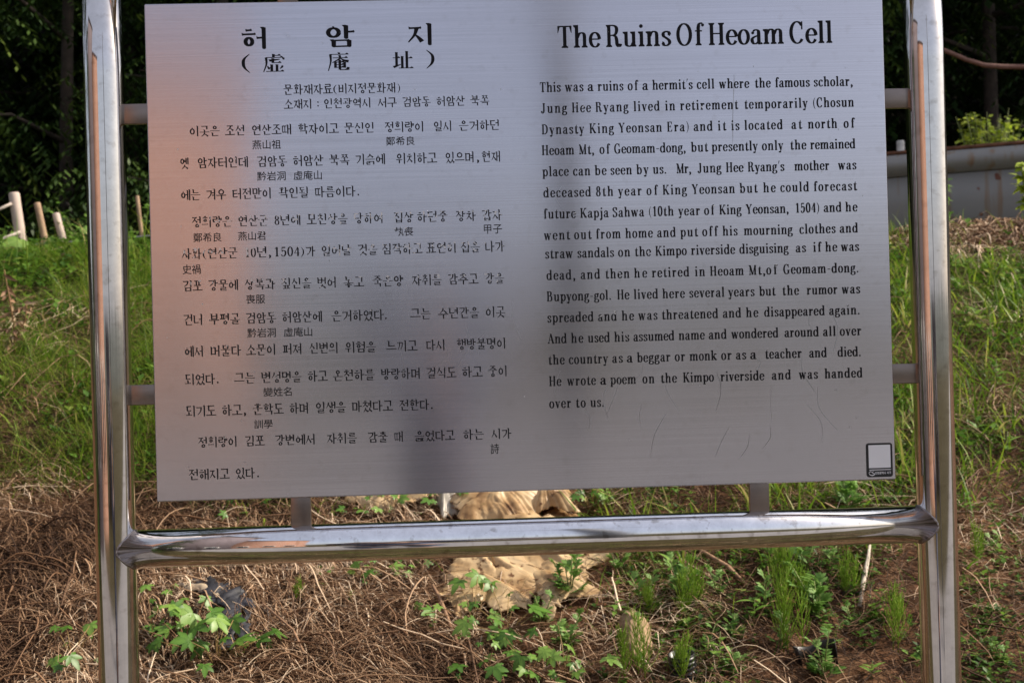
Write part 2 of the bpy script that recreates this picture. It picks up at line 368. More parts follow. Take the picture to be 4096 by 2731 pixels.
# Latin letters of a condensed roman: units of cap height; each is (advance, strokes)
#  v x y0 y1 : thick stem;  h x0 x1 y : hairline bar;  s x y [l r] : slab serif;  f x y : flag serif to the left
#  p pts : modulated curve;  e cx cy rx ry a0 a1 : modulated arc;  k/n x0 y0 x1 y1 : thick / thin diagonal;  b x y r : ball
XH = 0.68
GL = {
'i': (.36, ['v .18 0 .68', 'f .18 .68', 's .18 0', 'b .17 .92 .092']),
'l': (.36, ['v .18 0 1.02', 'f .18 1.02', 's .18 0']),
'j': (.36, ['v .20 -.08 .68', 'f .20 .68', 'p .20,-.05 .17,-.20 .06,-.25', 'b .06 -.19 .07', 'b .19 .92 .092']),
'n': (.70, ['v .17 0 .68', 'f .17 .68', 's .17 0', 'p .20,.46 .28,.61 .40,.665 .50,.60 .525,.44', 'v .52 0 .50', 's .52 0']),
'm': (1.02, ['v .17 0 .68', 'f .17 .68', 's .17 0', 'p .20,.46 .28,.61 .39,.665 .48,.60 .505,.44', 'v .50 0 .50', 's .50 0', 'p .53,.46 .61,.61 .72,.665 .81,.60 .835,.44', 'v .83 0 .50', 's .83 0']),
'h': (.70, ['v .17 0 1.02', 'f .17 1.02', 's .17 0', 'p .20,.46 .28,.61 .40,.665 .50,.60 .525,.44', 'v .52 0 .50', 's .52 0']),
'u': (.70, ['v .18 .18 .68', 'f .18 .68', 'p .175,.24 .20,.08 .31,.02 .42,.06 .50,.18', 'v .52 0 .68', 'f .52 .68', 's .52 0 .02 .12']),
'r': (.52, ['v .17 0 .68', 'f .17 .68', 's .17 0', 'p .20,.44 .27,.60 .40,.655', 'b .42 .575 .078']),
'a': (.58, ['v .40 .10 .48', 'p .405,.44 .38,.60 .27,.655 .14,.60', 'b .13 .52 .075', 'p .40,.40 .24,.35 .11,.26 .10,.14 .17,.035 .26,.03 .36,.09 .42,.18', 'p .40,.14 .43,.03 .50,.025 .55,.06']),
'e': (.55, ['e .29 .34 .205 .325 5 330', 'h .10 .50 .37']),
'o': (.58, ['e .29 .34 .205 .325 0 360']),
'c': (.52, ['e .29 .34 .205 .325 48 325', 'b .425 .55 .078']),
's': (.50, ['p .41,.50 .37,.61 .25,.655 .13,.58 .14,.45 .26,.36 .38,.25 .40,.13 .29,.03 .17,.035 .09,.15', 't .405 .46 .405 .66', 't .095 .20 .095 .02']),
't': (.42, ['v .19 .10 .70', 'q .115,.66 .265,.66 .265,.90 .235,.90', 'h .04 .38 .655', 'p .19,.16 .21,.04 .28,.02 .36,.07 .38,.13']),
'f': (.42, ['v .19 0 .82', 's .19 0', 'p .19,.76 .22,.94 .31,1.005 .38,.99', 'b .395 .92 .075', 'h .04 .36 .655']),
'd': (.68, ['e .29 .34 .19 .32 40 320', 'v .51 0 1.02', 'f .51 1.02', 's .51 0 .02 .12', 'p .44,.55 .50,.48', 'p .44,.13 .50,.20']),
'b': (.66, ['v .17 0 1.02', 'f .17 1.02', 'e .37 .34 .19 .32 -140 140', 'p .20,.48 .235,.55', 'p .20,.20 .235,.13']),
'p': (.66, ['v .17 -.26 .68', 'f .17 .68', 's .17 -.26', 'e .37 .34 .19 .32 -140 140', 'p .20,.48 .235,.55', 'p .20,.20 .235,.13']),
'g': (.58, ['e .26 .46 .15 .19 0 360', 'p .36,.60 .43,.66 .50,.65', 'b .51 .62 .055', 'p .15,.31 .09,.22 .13,.12 .28,.09 .42,.07 .49,-.03 .45,-.17 .27,-.235 .11,-.18 .07,-.06 .14,.05 .20,.085', 't .12 .115 .42 .085']),
'k': (.68, ['v .17 0 1.02', 'f .17 1.02', 's .17 0', 'n .22 .26 .50 .65', 'k .32 .38 .55 .03', 's .51 .68', 's .55 0']),
'v': (.58, ['k .13 .66 .30 .0', 'n .30 .0 .47 .66', 's .13 .68', 's .47 .68 .08 .08']),
'w': (.84, ['k .11 .66 .26 .0', 'n .26 .0 .40 .64', 'k .40 .66 .56 .0', 'n .56 .0 .72 .66', 's .11 .68 .1 .1', 's .40 .68 .09 .09', 's .72 .68 .08 .08']),
'y': (.58, ['k .13 .66 .31 .02', 'n .48 .66 .27 -.10', 'p .27,-.10 .21,-.22 .13,-.23', 'b .11 -.18 .07', 's .13 .68', 's .48 .68 .08 .08']),
'T': (.74, ['v .37 0 .97', 'h .05 .69 .965', 'q .05,.98 .05,.68 .08,.68 .16,.95', 'q .69,.98 .69,.68 .66,.68 .58,.95', 's .37 0 .15 .15']),
'H': (.84, ['v .20 0 1', 'v .64 0 1', 's .20 0', 's .64 0', 's .20 1', 's .64 1', 'h .2 .64 .52']),
'J': (.54, ['v .34 .16 1', 's .34 1 .13 .13', 'p .335,.20 .30,.05 .19,-.015 .10,.03', 'b .10 .12 .09']),
'D': (.80, ['v .20 0 1', 's .20 0 .13 .0', 's .20 1 .13 .0', 'p .20,.975 .42,.96 .60,.80 .65,.5 .60,.2 .42,.04 .20,.025']),
'K': (.82, ['v .20 0 1', 's .20 0', 's .20 1', 'n .27 .40 .62 .97', 'k .38 .56 .66 .02', 's .62 1', 's .67 0']),
'Y': (.78, ['k .15 .98 .39 .44', 'n .39 .44 .62 .98', 'v .39 0 .46', 's .39 0', 's .15 1', 's .62 1 .1 .1']),
'E': (.70, ['v .20 0 1', 'h .08 .60 .975', 'h .08 .62 .025', 'h .2 .46 .52', 'q .60,.99 .60,.72 .575,.72 .48,.96', 'q .62,.01 .62,.28 .595,.28 .50,.04', 't .46 .40 .46 .64']),
'M': (.96, ['n .19 .02 .19 .98', 'k .20 .97 .48 .02', 'n .48 .02 .76 .97', 'v .77 0 1', 's .19 0 .11 .11', 's .77 0', 's .77 1 .08 .11', 's .16 1 .09 .06']),
'R': (.80, ['v .20 0 1', 's .20 0', 's .20 1 .13 .0', 'p .20,.975 .42,.965 .54,.87 .545,.69 .45,.55 .20,.515', 'p .38,.53 .50,.46 .545,.30 .56,.12 .62,.03 .69,.05 .71,.14']),
'B': (.76, ['v .20 0 1', 's .20 0 .13 0', 's .20 1 .13 .0', 'p .20,.975 .40,.965 .52,.88 .52,.68 .42,.55 .20,.525', 'p .20,.525 .46,.52 .58,.42 .58,.16 .46,.035 .20,.025']),
'G': (.80, ['e .38 .5 .28 .49 42 330', 't .60 .66 .60 1.0', 'v .60 .04 .40', 's .60 .43']),
'C': (.74, ['e .38 .5 .28 .49 42 322', 't .60 .64 .60 1.0']),
'O': (.76, ['e .38 .5 .285 .49 0 360']),
'S': (.60, ['p .49,.74 .43,.92 .29,.98 .13,.88 .13,.70 .28,.55 .46,.39 .48,.18 .35,.02 .20,.03 .09,.22', 't .49 .68 .49 1.0', 't .09 .30 .09 0']),
'A': (.78, ['n .12 .02 .36 .96', 'k .36 .99 .62 .02', 'h .2 .52 .33', 's .12 0 .1 .1', 's .63 0']),
'0': (.56, ['e .28 .5 .19 .49 0 360']),
'1': (.52, ['v .28 0 1', 's .28 0 .14 .14', 'p .27,.96 .20,.87 .10,.84']),
'8': (.56, ['e .28 .75 .145 .23 0 360', 'e .28 .26 .18 .245 0 360']),
'5': (.56, ['t .15 .50 .15 .97', 'q .14,1 .14,.88 .45,.88 .45,1', 'p .15,.52 .28,.63 .42,.56 .46,.33 .38,.08 .24,.005 .11,.08', 'b .12 .15 .07']),
'4': (.56, ['n .06 .30 .36 .98', 'h .06 .52 .30', 'v .37 0 .97', 's .37 0 .11 .11']),
'.': (.28, ['b .14 .07 .085']),
',': (.28, ['b .14 .07 .085', 'p .19,.08 .18,-.06 .09,-.17']),
"'": (.24, ['q .08,.72 .10,.72 .24,1.06 .14,1.06']),
'(': (.36, ['u .30,1.02 .15,.72 .12,.42 .16,.12 .30,-.18']),
')': (.36, ['u .06,1.02 .21,.72 .24,.42 .20,.12 .06,-.18']),
'-': (.44, ['t .06 .40 .38 .40']),
}

def ribbon(ink, pts, wf, tr, wear, y0, y1):
    """pts in glyph units; wf(i, n, direction) -> width"""
    P = [np.array(q, float) for q in pts]; n = len(P); L = []; R = []
    for i in range(n):
        d = P[min(i+1, n-1)]-P[max(i-1, 0)]; l = np.hypot(*d) or 1; d = d/l
        w = wf(i, n, d)*0.5; nn = np.array((-d[1], d[0]))
        L.append(tr(P[i]+nn*w)); R.append(tr(P[i]-nn*w))
    ink.strip(L, R, wear, y0, y1)

def disc(ink, x, y, r, tr, wear, y0, y1, ry=None):
    ink.poly([tr((x+r*math.cos(2*math.pi*k/14), y+(ry or r)*math.sin(2*math.pi*k/14))) for k in range(14)], wear, y0, y1)

def latin_glyph(ink, ch, tr, wear, y0, y1, bold=1.0):
    T = T_*bold; H = H_*bold
    mod = lambda i, n, d: H+(T-H)*abs(d[1])**1.6
    for st in GL[ch][1]:
        c, *a = st.split()
        if c in 'puq':
            pts = [tuple(map(float, q.split(','))) for q in a]
            if c == 'q': ink.poly([tr(q) for q in pts], wear, y0, y1)
            elif c == 'p': ribbon(ink, smooth_path(pts), mod, tr, wear, y0, y1)
            else: ribbon(ink, smooth_path(pts), lambda i, n, d: 0.02+0.075*math.sin(math.pi*i/(n-1)), tr, wear, y0, y1)
            continue
        a = [float(q) for q in a]
        if c == 'v': ribbon(ink, [(a[0], a[1]), (a[0], a[2])], lambda i, n, d: T, tr, wear, y0, y1)
        elif c == 'h': ribbon(ink, [(a[0], a[2]), (a[1], a[2])], lambda i, n, d: H, tr, wear, y0, y1)
        elif c == 't': ribbon(ink, [(a[0], a[1]), (a[2], a[3])], lambda i, n, d: H*1.1, tr, wear, y0, y1)
        elif c == 'k': ribbon(ink, [(a[0], a[1]), (a[2], a[3])], lambda i, n, d: T*1.02, tr, wear, y0, y1)
        elif c == 'n': ribbon(ink, [(a[0], a[1]), (a[2], a[3])], lambda i, n, d: H*1.15, tr, wear, y0, y1)
        elif c == 'b': disc(ink, a[0], a[1], a[2]*bold, tr, wear, y0, y1)
        elif c == 'e': ribbon(ink, ell(*a), mod, tr, wear, y0, y1)
        elif c == 's':
            l, r = (a[2], a[3]) if len(a) > 2 else (.135, .135)
            up_ = 1 if a[1] < 0.3 else -1
            ink.poly([tr(q) for q in ((a[0]-l, a[1]), (a[0]+r, a[1]), (a[0]+r, a[1]+up_*H*.9), (a[0]+T*.5, a[1]+up_*H*1.9), (a[0]-T*.5, a[1]+up_*H*1.9), (a[0]-l, a[1]+up_*H*.9))], wear, y0, y1)
        elif c == 'f':
            ink.poly([tr(q) for q in ((a[0]-.15, a[1]-.005), (a[0]+.02, a[1]), (a[0], a[1]-.13), (a[0]-T*.5, a[1]-.12), (a[0]-.15, a[1]-.055))], wear, y0, y1)

def latin_word(ink, w, x0, x1, base, cap, hx, wear, bold=1.0):
    side = 0.05
    adv = [GL[c][0]*cap*hx for c in w]
    tot = sum(adv) - 2*side*cap*hx
    track = ((x1-x0)-tot)/max(len(w)-1, 1) if len(w) > 1 else 0
    k = 1.0
    if len(w) == 1: k = (x1-x0)/tot
    x = x0 - side*cap*hx
    for c, a in zip(w, adv):
        latin_glyph(ink, c, lambda q, x=x: (x+q[0]*cap*hx*k, base+q[1]*cap), wear, base-0.25*cap, base+1.0*cap, bold)
        x += a*k + track

# --- Hangul: syllables composed of brush-cut strokes.  V thick stroke, H level stroke, D tapering sweep, O ring
def jamo(ch):
    J = {
    'ㄱ': [('H', 0, 1, .93), ('C', .93, .95, .80, .45, .22, .0)],
    'ㄱt': [('H', 0, 1, .9), ('V', .9, .9, 0)],
    'ㄴ': [('V', .12, 1, .12), ('H', .05, 1, .10)],
    'ㄷ': [('H', .05, .95, .93), ('V', .12, .93, .1), ('H', .08, 1, .09)],
    'ㄹ': [('H', .06, .9, .94), ('V', .86, .94, .5), ('H', .1, .88, .52), ('V', .13, .52, .08), ('H', .1, 1, .06)],
    'ㅁ': [('V', .12, 1, 0), ('V', .88, .95, .0), ('H', .08, .9, .93), ('H', .12, .88, .09)],
    'ㅂ': [('V', .12, 1, 0), ('V', .88, 1, .0), ('H', .12, .88, .55), ('H', .12, .88, .09)],
    'ㅅ': [('D', .52, 1.0, .0, .0), ('E', .50, .62, 1.0, .05)],
    'ㅇ': [('O', .5, .46, .46, .46), ('X', .5, .98)],
    'ㅈ': [('H', .05, .95, .92), ('D', .62, .90, .0, .0), ('E', .52, .48, 1.0, .03)],
    'ㅊ': [('H', .32, .72, 1.0), ('H', .05, .95, .76), ('D', .60, .74, .0, .0), ('E', .52, .40, 1.0, .03)],
    'ㅌ': [('H', .05, .95, .95), ('V', .12, .95, .1), ('H', .12, .92, .52), ('H', .08, 1, .08)],
    'ㅍ': [('H', .0, 1, .92), ('V', .3, .9, .12), ('V', .7, .9, .12), ('H', .0, 1, .10)],
    'ㅎ': [('H', .28, .72, 1.02), ('H', .0, 1.0, .76), ('O', .5, .28, .36, .29)],
    }
    return J[ch]
VV = {  # right-hand vowels in the unit box x 0..1: list of (x, y-range factor), ticks
    'ㅏ': [('V', .30, 1, 0), ('H', .30, 1.0, .52)],
    'ㅑ': [('V', .30, 1, 0), ('H', .30, 1.0, .62), ('H', .30, 1.0, .42)],
    'ㅐ': [('V', .18, .93, .06), ('V', .80, 1, 0), ('H', .18, .8, .52)],
    'ㅓ': [('V', .66, 1, 0), ('H', .0, .66, .52)],
    'ㅕ': [('V', .66, 1, 0), ('H', .0, .66, .64), ('H', .0, .66, .42)],
    'ㅔ': [('V', .42, .93, .06), ('V', .86, 1, 0), ('H', -.12, .42, .52)],
    'ㅖ': [('V', .42, .93, .06), ('V', .86, 1, 0), ('H', -.12, .42, .62), ('H', -.12, .42, .42)],
    'ㅣ': [('V', .60, 1, 0)],
}
HV = {
    'ㅗ': [('H', 0, 1, .12), ('V', .5, .95, .12)],
    'ㅛ': [('H', 0, 1, .12), ('V', .34, .95, .12), ('V', .66, .95, .12)],
    'ㅜ': [('H', 0, 1, .88), ('V', .52, .88, -.15)],
    'ㅠ': [('H', 0, 1, .88), ('V', .34, .88, -.1), ('V', .68, .88, -.1)],
    'ㅡ': [('H', 0, 1, .5)],
}
CH = 'ㄱㄲㄴㄷㄸㄹㅁㅂㅃㅅㅆㅇㅈㅉㅊㅋㅌㅍㅎ'
JU = ['ㅏ', 'ㅐ', 'ㅑ', 'ㅒ', 'ㅓ', 'ㅔ', 'ㅕ', 'ㅖ', 'ㅗ', 'ㅗㅏ', 'ㅗㅐ', 'ㅗㅣ', 'ㅛ', 'ㅜ', 'ㅜㅓ', 'ㅜㅔ', 'ㅜㅣ', 'ㅠ', 'ㅡ', 'ㅡㅣ', 'ㅣ']
JO = ['', 'ㄱ', 'ㄲ', 'ㄱㅅ', 'ㄴ', 'ㄴㅈ', 'ㄴㅎ', 'ㄷ', 'ㄹ', 'ㄹㄱ', 'ㄹㅁ', 'ㄹㅂ', 'ㄹㅅ', 'ㄹㅌ', 'ㄹㅍ', 'ㄹㅎ', 'ㅁ', 'ㅂ', 'ㅂㅅ', 'ㅅ', 'ㅆ', 'ㅇ', 'ㅈ', 'ㅊ', 'ㅋ', 'ㅌ', 'ㅍ', 'ㅎ']
DBL = {'ㄲ': 'ㄱㄱ', 'ㄸ': 'ㄷㄷ', 'ㅆ': 'ㅅㅅ', 'ㅉ': 'ㅈㅈ', 'ㅃ': 'ㅂㅂ'}

def hangul(ink, ch, tr, wear, y0, y1, TV=.140, TH=.086):
    c = ord(ch)-0xAC00
    cho, ju, jo = CH[c//588], JU[(c % 588)//28], JO[c % 28]
    def strokes(S, box):
        bx0, by0, bx1, by1 = box; w = bx1-bx0; h = by1-by0
        fx = lambda x: bx0+x*w
        fy = lambda y: by0+y*h
        tv = min(TV, 0.42*w, 0.5*w)
        small = min(1.0, max(0.62, h/0.42))
        th = TH*small
        for s in S:
            k = s[0]
            if k == 'V':
                x, a, b = fx(s[1]), fy(s[2]), fy(s[3]); q = tv/2*(1 if h > .3 else .85)
                hd = min(.07, (a-b)*.35)
                ink.poly([tr(p_) for p_ in ((x-q-hd*.75, a+.02), (x-q*.2, a+.03), (x+q, a-.01), (x+q*.92, b+.03), (x+q*.35, b-.012), (x-q*.5, b), (x-q*.85, b+.05), (x-q*.9, a-hd))], wear, y0, y1)
            elif k == 'H':
                x0_, x1_, y = fx(s[1]), fx(s[2]), fy(s[3]); q = th/2; l = x1_-x0_
                e = min(.06, l*.3)
                ink.poly([tr(p_) for p_ in ((x0_, y-q*1.25), (x0_+e, y-q*.95), (x1_-e, y-q*.75), (x1_-e*.2, y-q*.9), (x1_+.012, y+q*.2), (x1_-e*.25, y+q*1.7), (x1_-e*1.1, y+q*1.15), (x0_+e, y+q*.9), (x0_-.012, y+q*1.7))], wear, y0, y1)
            elif k == 'D':
                P = [(fx(s[1]), fy(s[2])), (fx(s[1]*.72+s[3]*.28), fy(s[2]*.52+s[4]*.48)), (fx(s[3]), fy(s[4]))]
                P = smooth_path(P, 5)
                ribbon(ink, P, lambda i, n, d: tv*(1.0-.72*i/(n-1)), tr, wear, y0, y1)
            elif k == 'E':
                P = smooth_path([(fx(s[1]), fy(s[2])), (fx(s[1]*.5+s[3]*.5), fy(s[2]*.56+s[4]*.44)), (fx(s[3]), fy(s[4]))], 5)
                ribbon(ink, P, lambda i, n, d: tv*(.40+.75*i/(n-1)), tr, wear, y0, y1)
            elif k == 'C':
                P = smooth_path([(fx(s[1]), fy(s[2])), (fx(s[3]), fy(s[4])), (fx(s[5]), fy(s[6]))], 6)
                ribbon(ink, P, lambda i, n, d: tv*(1.02-.62*i/(n-1)), tr, wear, y0, y1)
            elif k == 'O':
                rx, ry = s[3]*w, s[4]*h
                ro = min(max(rx, ry), min(rx, ry)*1.22); rx = min(rx, ro); ry = min(ry, ro)
                ribbon(ink, ell(fx(s[1]), fy(s[2]), rx-tv*.35, ry-th*.4, 0, 360, 22), lambda i, n, d: th*.95+(tv*.95-th)*abs(d[1]), tr, wear, y0, y1)
            elif k == 'X':
                x, y = fx(s[1]), fy(s[2])
                ink.poly([tr(p_) for p_ in ((x-.045, y+.03), (x+.03, y+.02), (x+.03, y-.08), (x-.015, y-.08))], wear, y0, y1)
    def cons(c, box, top=False):
        parts = DBL.get(c, c)
        if len(parts) == 2:
            a, b, d, e = box; mid = (a+d)/2
            cons(parts[0], (a, b, mid-.015, e), top); cons(parts[1], (mid+.015, b, d, e), top); return
        strokes(jamo(parts+'t' if parts == 'ㄱ' and top else parts), box)
    hv = ju[0] if ju[0] in HV else None; vv = ju[-1] if ju[-1] in VV else None
    if hv and vv:
        lo = .40 if jo else .0
        cons(cho, (.10, lo+(.32 if jo else .50), .56, .97), True)
        strokes(HV[hv], (.02, lo+(.06 if jo else .10), .62, lo+(.30 if jo else .42)))
        strokes(VV[vv], (.62, lo-.02, 1.0, 1.0))
    elif vv:
        lo = .40 if jo else .08
        wide = .50 if vv in 'ㅐㅔㅖ' else .56
        cons(cho, (.05, lo+.04 if jo else lo+.06, wide, .95 if jo else .86))
        strokes(VV[vv], (wide+.04, lo-.02 if jo else -.01, 1.0, 1.0))
    else:
        if jo:
            cons(cho, (.20, .66, .80, .99), True); strokes(HV[hv], (.02, .36, .98, .62))
        else:
            cons(cho, (.16, .47, .84, .98), True); strokes(HV[hv], (.0, .04, 1.0, .44))
    if jo:
        bx = (.22, 0.0, .90, .33) if vv else (.18, -.01, .84, .30)
        if jo == 'ㅅ' or jo == 'ㅆ' : bx = (bx[0], -.03, bx[2], .34)
        pr = DBL.get(jo, jo)
        if len(pr) == 2:
            mid = (bx[0]+bx[2])/2
            cons(pr[0], (bx[0]-.08, bx[1], mid-.01, bx[3]), True); cons(pr[1], (mid+.02, bx[1], bx[2]+.06, bx[3]), True)
        else: cons(jo, bx, True)

def hangul_word(ink, w, x0, x1, base, hgt, wear):
    em = 15.6
    if len(w) == 1 and w in '(),.:':
        k = (x1-x0)
        if w in '()':
            GLx = GL[w]
            latin_glyph(ink, w, lambda q: (x0+(q[0]-.06)/.24*k if w == ')' else x0+(q[0]-.08)/.24*k, base+1.5+q[1]*hgt*.78), wear, base, base+hgt, 1.3); return
        if w == ':':
            for yy in (.28, .66): disc(ink, (x0+x1)/2, base+yy*hgt, 1.15, lambda q: q, wear, base, base+hgt)
            return
        latin_glyph(ink, w, lambda q: ((x0+x1)/2+(q[0]-.14)*hgt*.95, base+1.6+q[1]*hgt*.95), wear, base, base+hgt, 1.0); return
    n = len(w)
    units = [0.56 if ord(c) < 128 else 1.0 for c in w]
    pit = (x1-x0+1.0)/sum(units) if n > 1 else (x1-x0)
    x = x0
    for c, u in zip(w, units):
        cw = (pit*u-0.9) if n > 1 else pit
        wv = max(0, wear*(0.72+0.6*random.random()))
        if ord(c) < 128:
            a = GL[c][0]
            latin_glyph(ink, c, lambda q, x=x: (x+(q[0]/a)*cw*1.02, base+1.0+q[1]*hgt*.88), wv, base, base+hgt, .80)
        else: hangul(ink, c, lambda q, x=x: (x+q[0]*cw, base+q[1]*hgt), wv, base, base+hgt)
        x += pit*u

EN=[
 (316.5,'The~64.6~132.9|Ruins~142.9~248.9|Of~259.5~301.1|Heoam~311.0~434.9|Cell~445.2~514.6'),
 (245.5,'This~33.6~67.0|was~75.1~104.0|a~111.8~119.9|ruins~128.1~169.2|of~177.3~192.9|a~201.2~209.3|hermit\'s~217.5~282.5|cell~290.5~318.2|where~327.1~375.2|the~385.7~410.6|famous~419.1~475.2|scholar,~482.6~545.8'),
 (211.4,'Jung~34.9~76.3|Hee~84.8~115.1|Ryang~123.3~176.4|lived~185.8~227.7|in~237.4~253.0|retirement~262.1~356.0|temporarily~367.5~470.6|(Chosun~480.1~547.2'),
 (176.9,'Dynasty~34.7~103.2|King~112.5~151.7|Yeonsan~160.3~230.4|Era)~239.2~274.8|and~283.4~313.5|it~322.9~335.5|is~344.9~357.4|located~366.6~428.7|at~444.1~460.2|north~471.3~518.6|of~530.4~547.0'),
 (143.1,'Heoam~33.9~86.4|Mt,~94.2~118.3|of~128.5~144.1|Geomam-dong,~152.3~268.0|but~278.0~304.7|presently~311.9~386.5|only~394.7~428.5|the~441.1~466.4|remained~474.2~547.7'),
 (108.7,'place~34.4~76.1|can~84.4~111.6|be~119.7~137.7|seen~145.1~179.5|by~187.6~206.4|us.~214.5~235.8|Mr,~252.5~276.0|Jung~287.8~325.9|Hee~334.0~362.0|Ryang\'s~369.9~429.5|mother~447.0~503.6|was~519.4~548.3'),
 (74.4,'deceased~35.0~111.8|8th~120.8~148.1|year~157.0~194.5|of~203.4~220.3|King~229.3~268.3|Yeonsan~277.4~347.2|but~355.9~384.2|he~394.8~414.0|could~423.0~469.2|forecast~477.9~548.1'),
 (39.9,'future~34.6~85.9|Kapja~93.7~139.4|Sahwa~146.7~197.4|(10th~205.7~245.9|year~254.5~289.0|of~296.8~312.5|King~321.2~357.0|Yeonsan,~365.1~434.3|1504)~446.6~485.6|and~493.5~521.9|he~529.4~547.9'),
 (5.4,'went~34.4~75.2|out~83.4~110.4|from~118.8~158.5|home~166.8~210.5|and~218.8~248.4|put~256.7~284.4|off~292.8~317.1|his~326.0~349.7|mourning~361.0~440.2|clothes~452.6~511.1|and~519.0~548.1'),
 (-24.7,'straw~35.1~79.5|sandals~87.6~146.5|on~154.3~173.0|the~181.3~206.6|Kimpo~214.7~265.3|riverside~273.5~344.5|disguising~352.7~432.6|as~445.6~461.4|if~474.3~486.5|he~494.3~512.7|was~520.4~549.0'),
 (-59.6,'dead,~36.5~82.1|and~92.2~122.9|then~132.3~170.9|he~179.4~199.4|retired~208.4~268.7|in~278.8~294.5|Heoam~303.2~358.2|Mt,~366.8~393.0|of~396.2~412.7|Geomam-dong.~424.0~547.2'),
 (-94.1,'Bupyong-gol.~35.6~139.9|He~150.3~169.5|lived~177.8~216.7|here~224.7~260.2|several~268.5~325.4|years~332.7~374.8|but~383.5~409.1|the~421.5~447.7|rumor~461.7~511.5|was~519.7~548.9'),
 (-128.4,'spreaded~35.9~110.4|and~118.7~148.3|he~157.2~176.1|was~184.7~214.7|threatened~222.8~314.1|and~322.8~351.9|he~360.8~379.7|disappeared~390.7~489.6|again.~497.8~547.2'),
 (-162.6,'And~35.7~65.9|he~73.8~92.5|used~100.9~136.1|his~144.2~167.6|assumed~175.4~241.4|name~249.4~290.9|and~298.7~327.2|wondered~336.0~412.2|around~423.2~478.8|all~486.7~506.8|over~514.6~548.9'),
 (-196.8,'the~35.9~61.2|country~69.3~131.9|as~139.9~156.1|a~163.6~171.9|beggar~180.3~233.9|or~242.2~258.1|monk~266.3~309.8|or~318.3~334.3|as~342.4~358.1|a~365.7~374.3|teacher~390.3~449.5|and~462.9~491.1|died.~509.7~547.2'),
 (-231.5,'He~35.7~54.9|wrote~65.7~111.2|a~119.3~127.9|poem~135.8~177.1|on~188.4~207.1|the~218.1~243.4|Kimpo~254.3~304.1|riverside~316.1~386.7|and~400.4~430.8|was~445.3~475.2|handed~487.5~549.0'),
 (-267.3,'over~35.6~70.1|to~78.6~93.6|us.~102.1~123.5'),
]
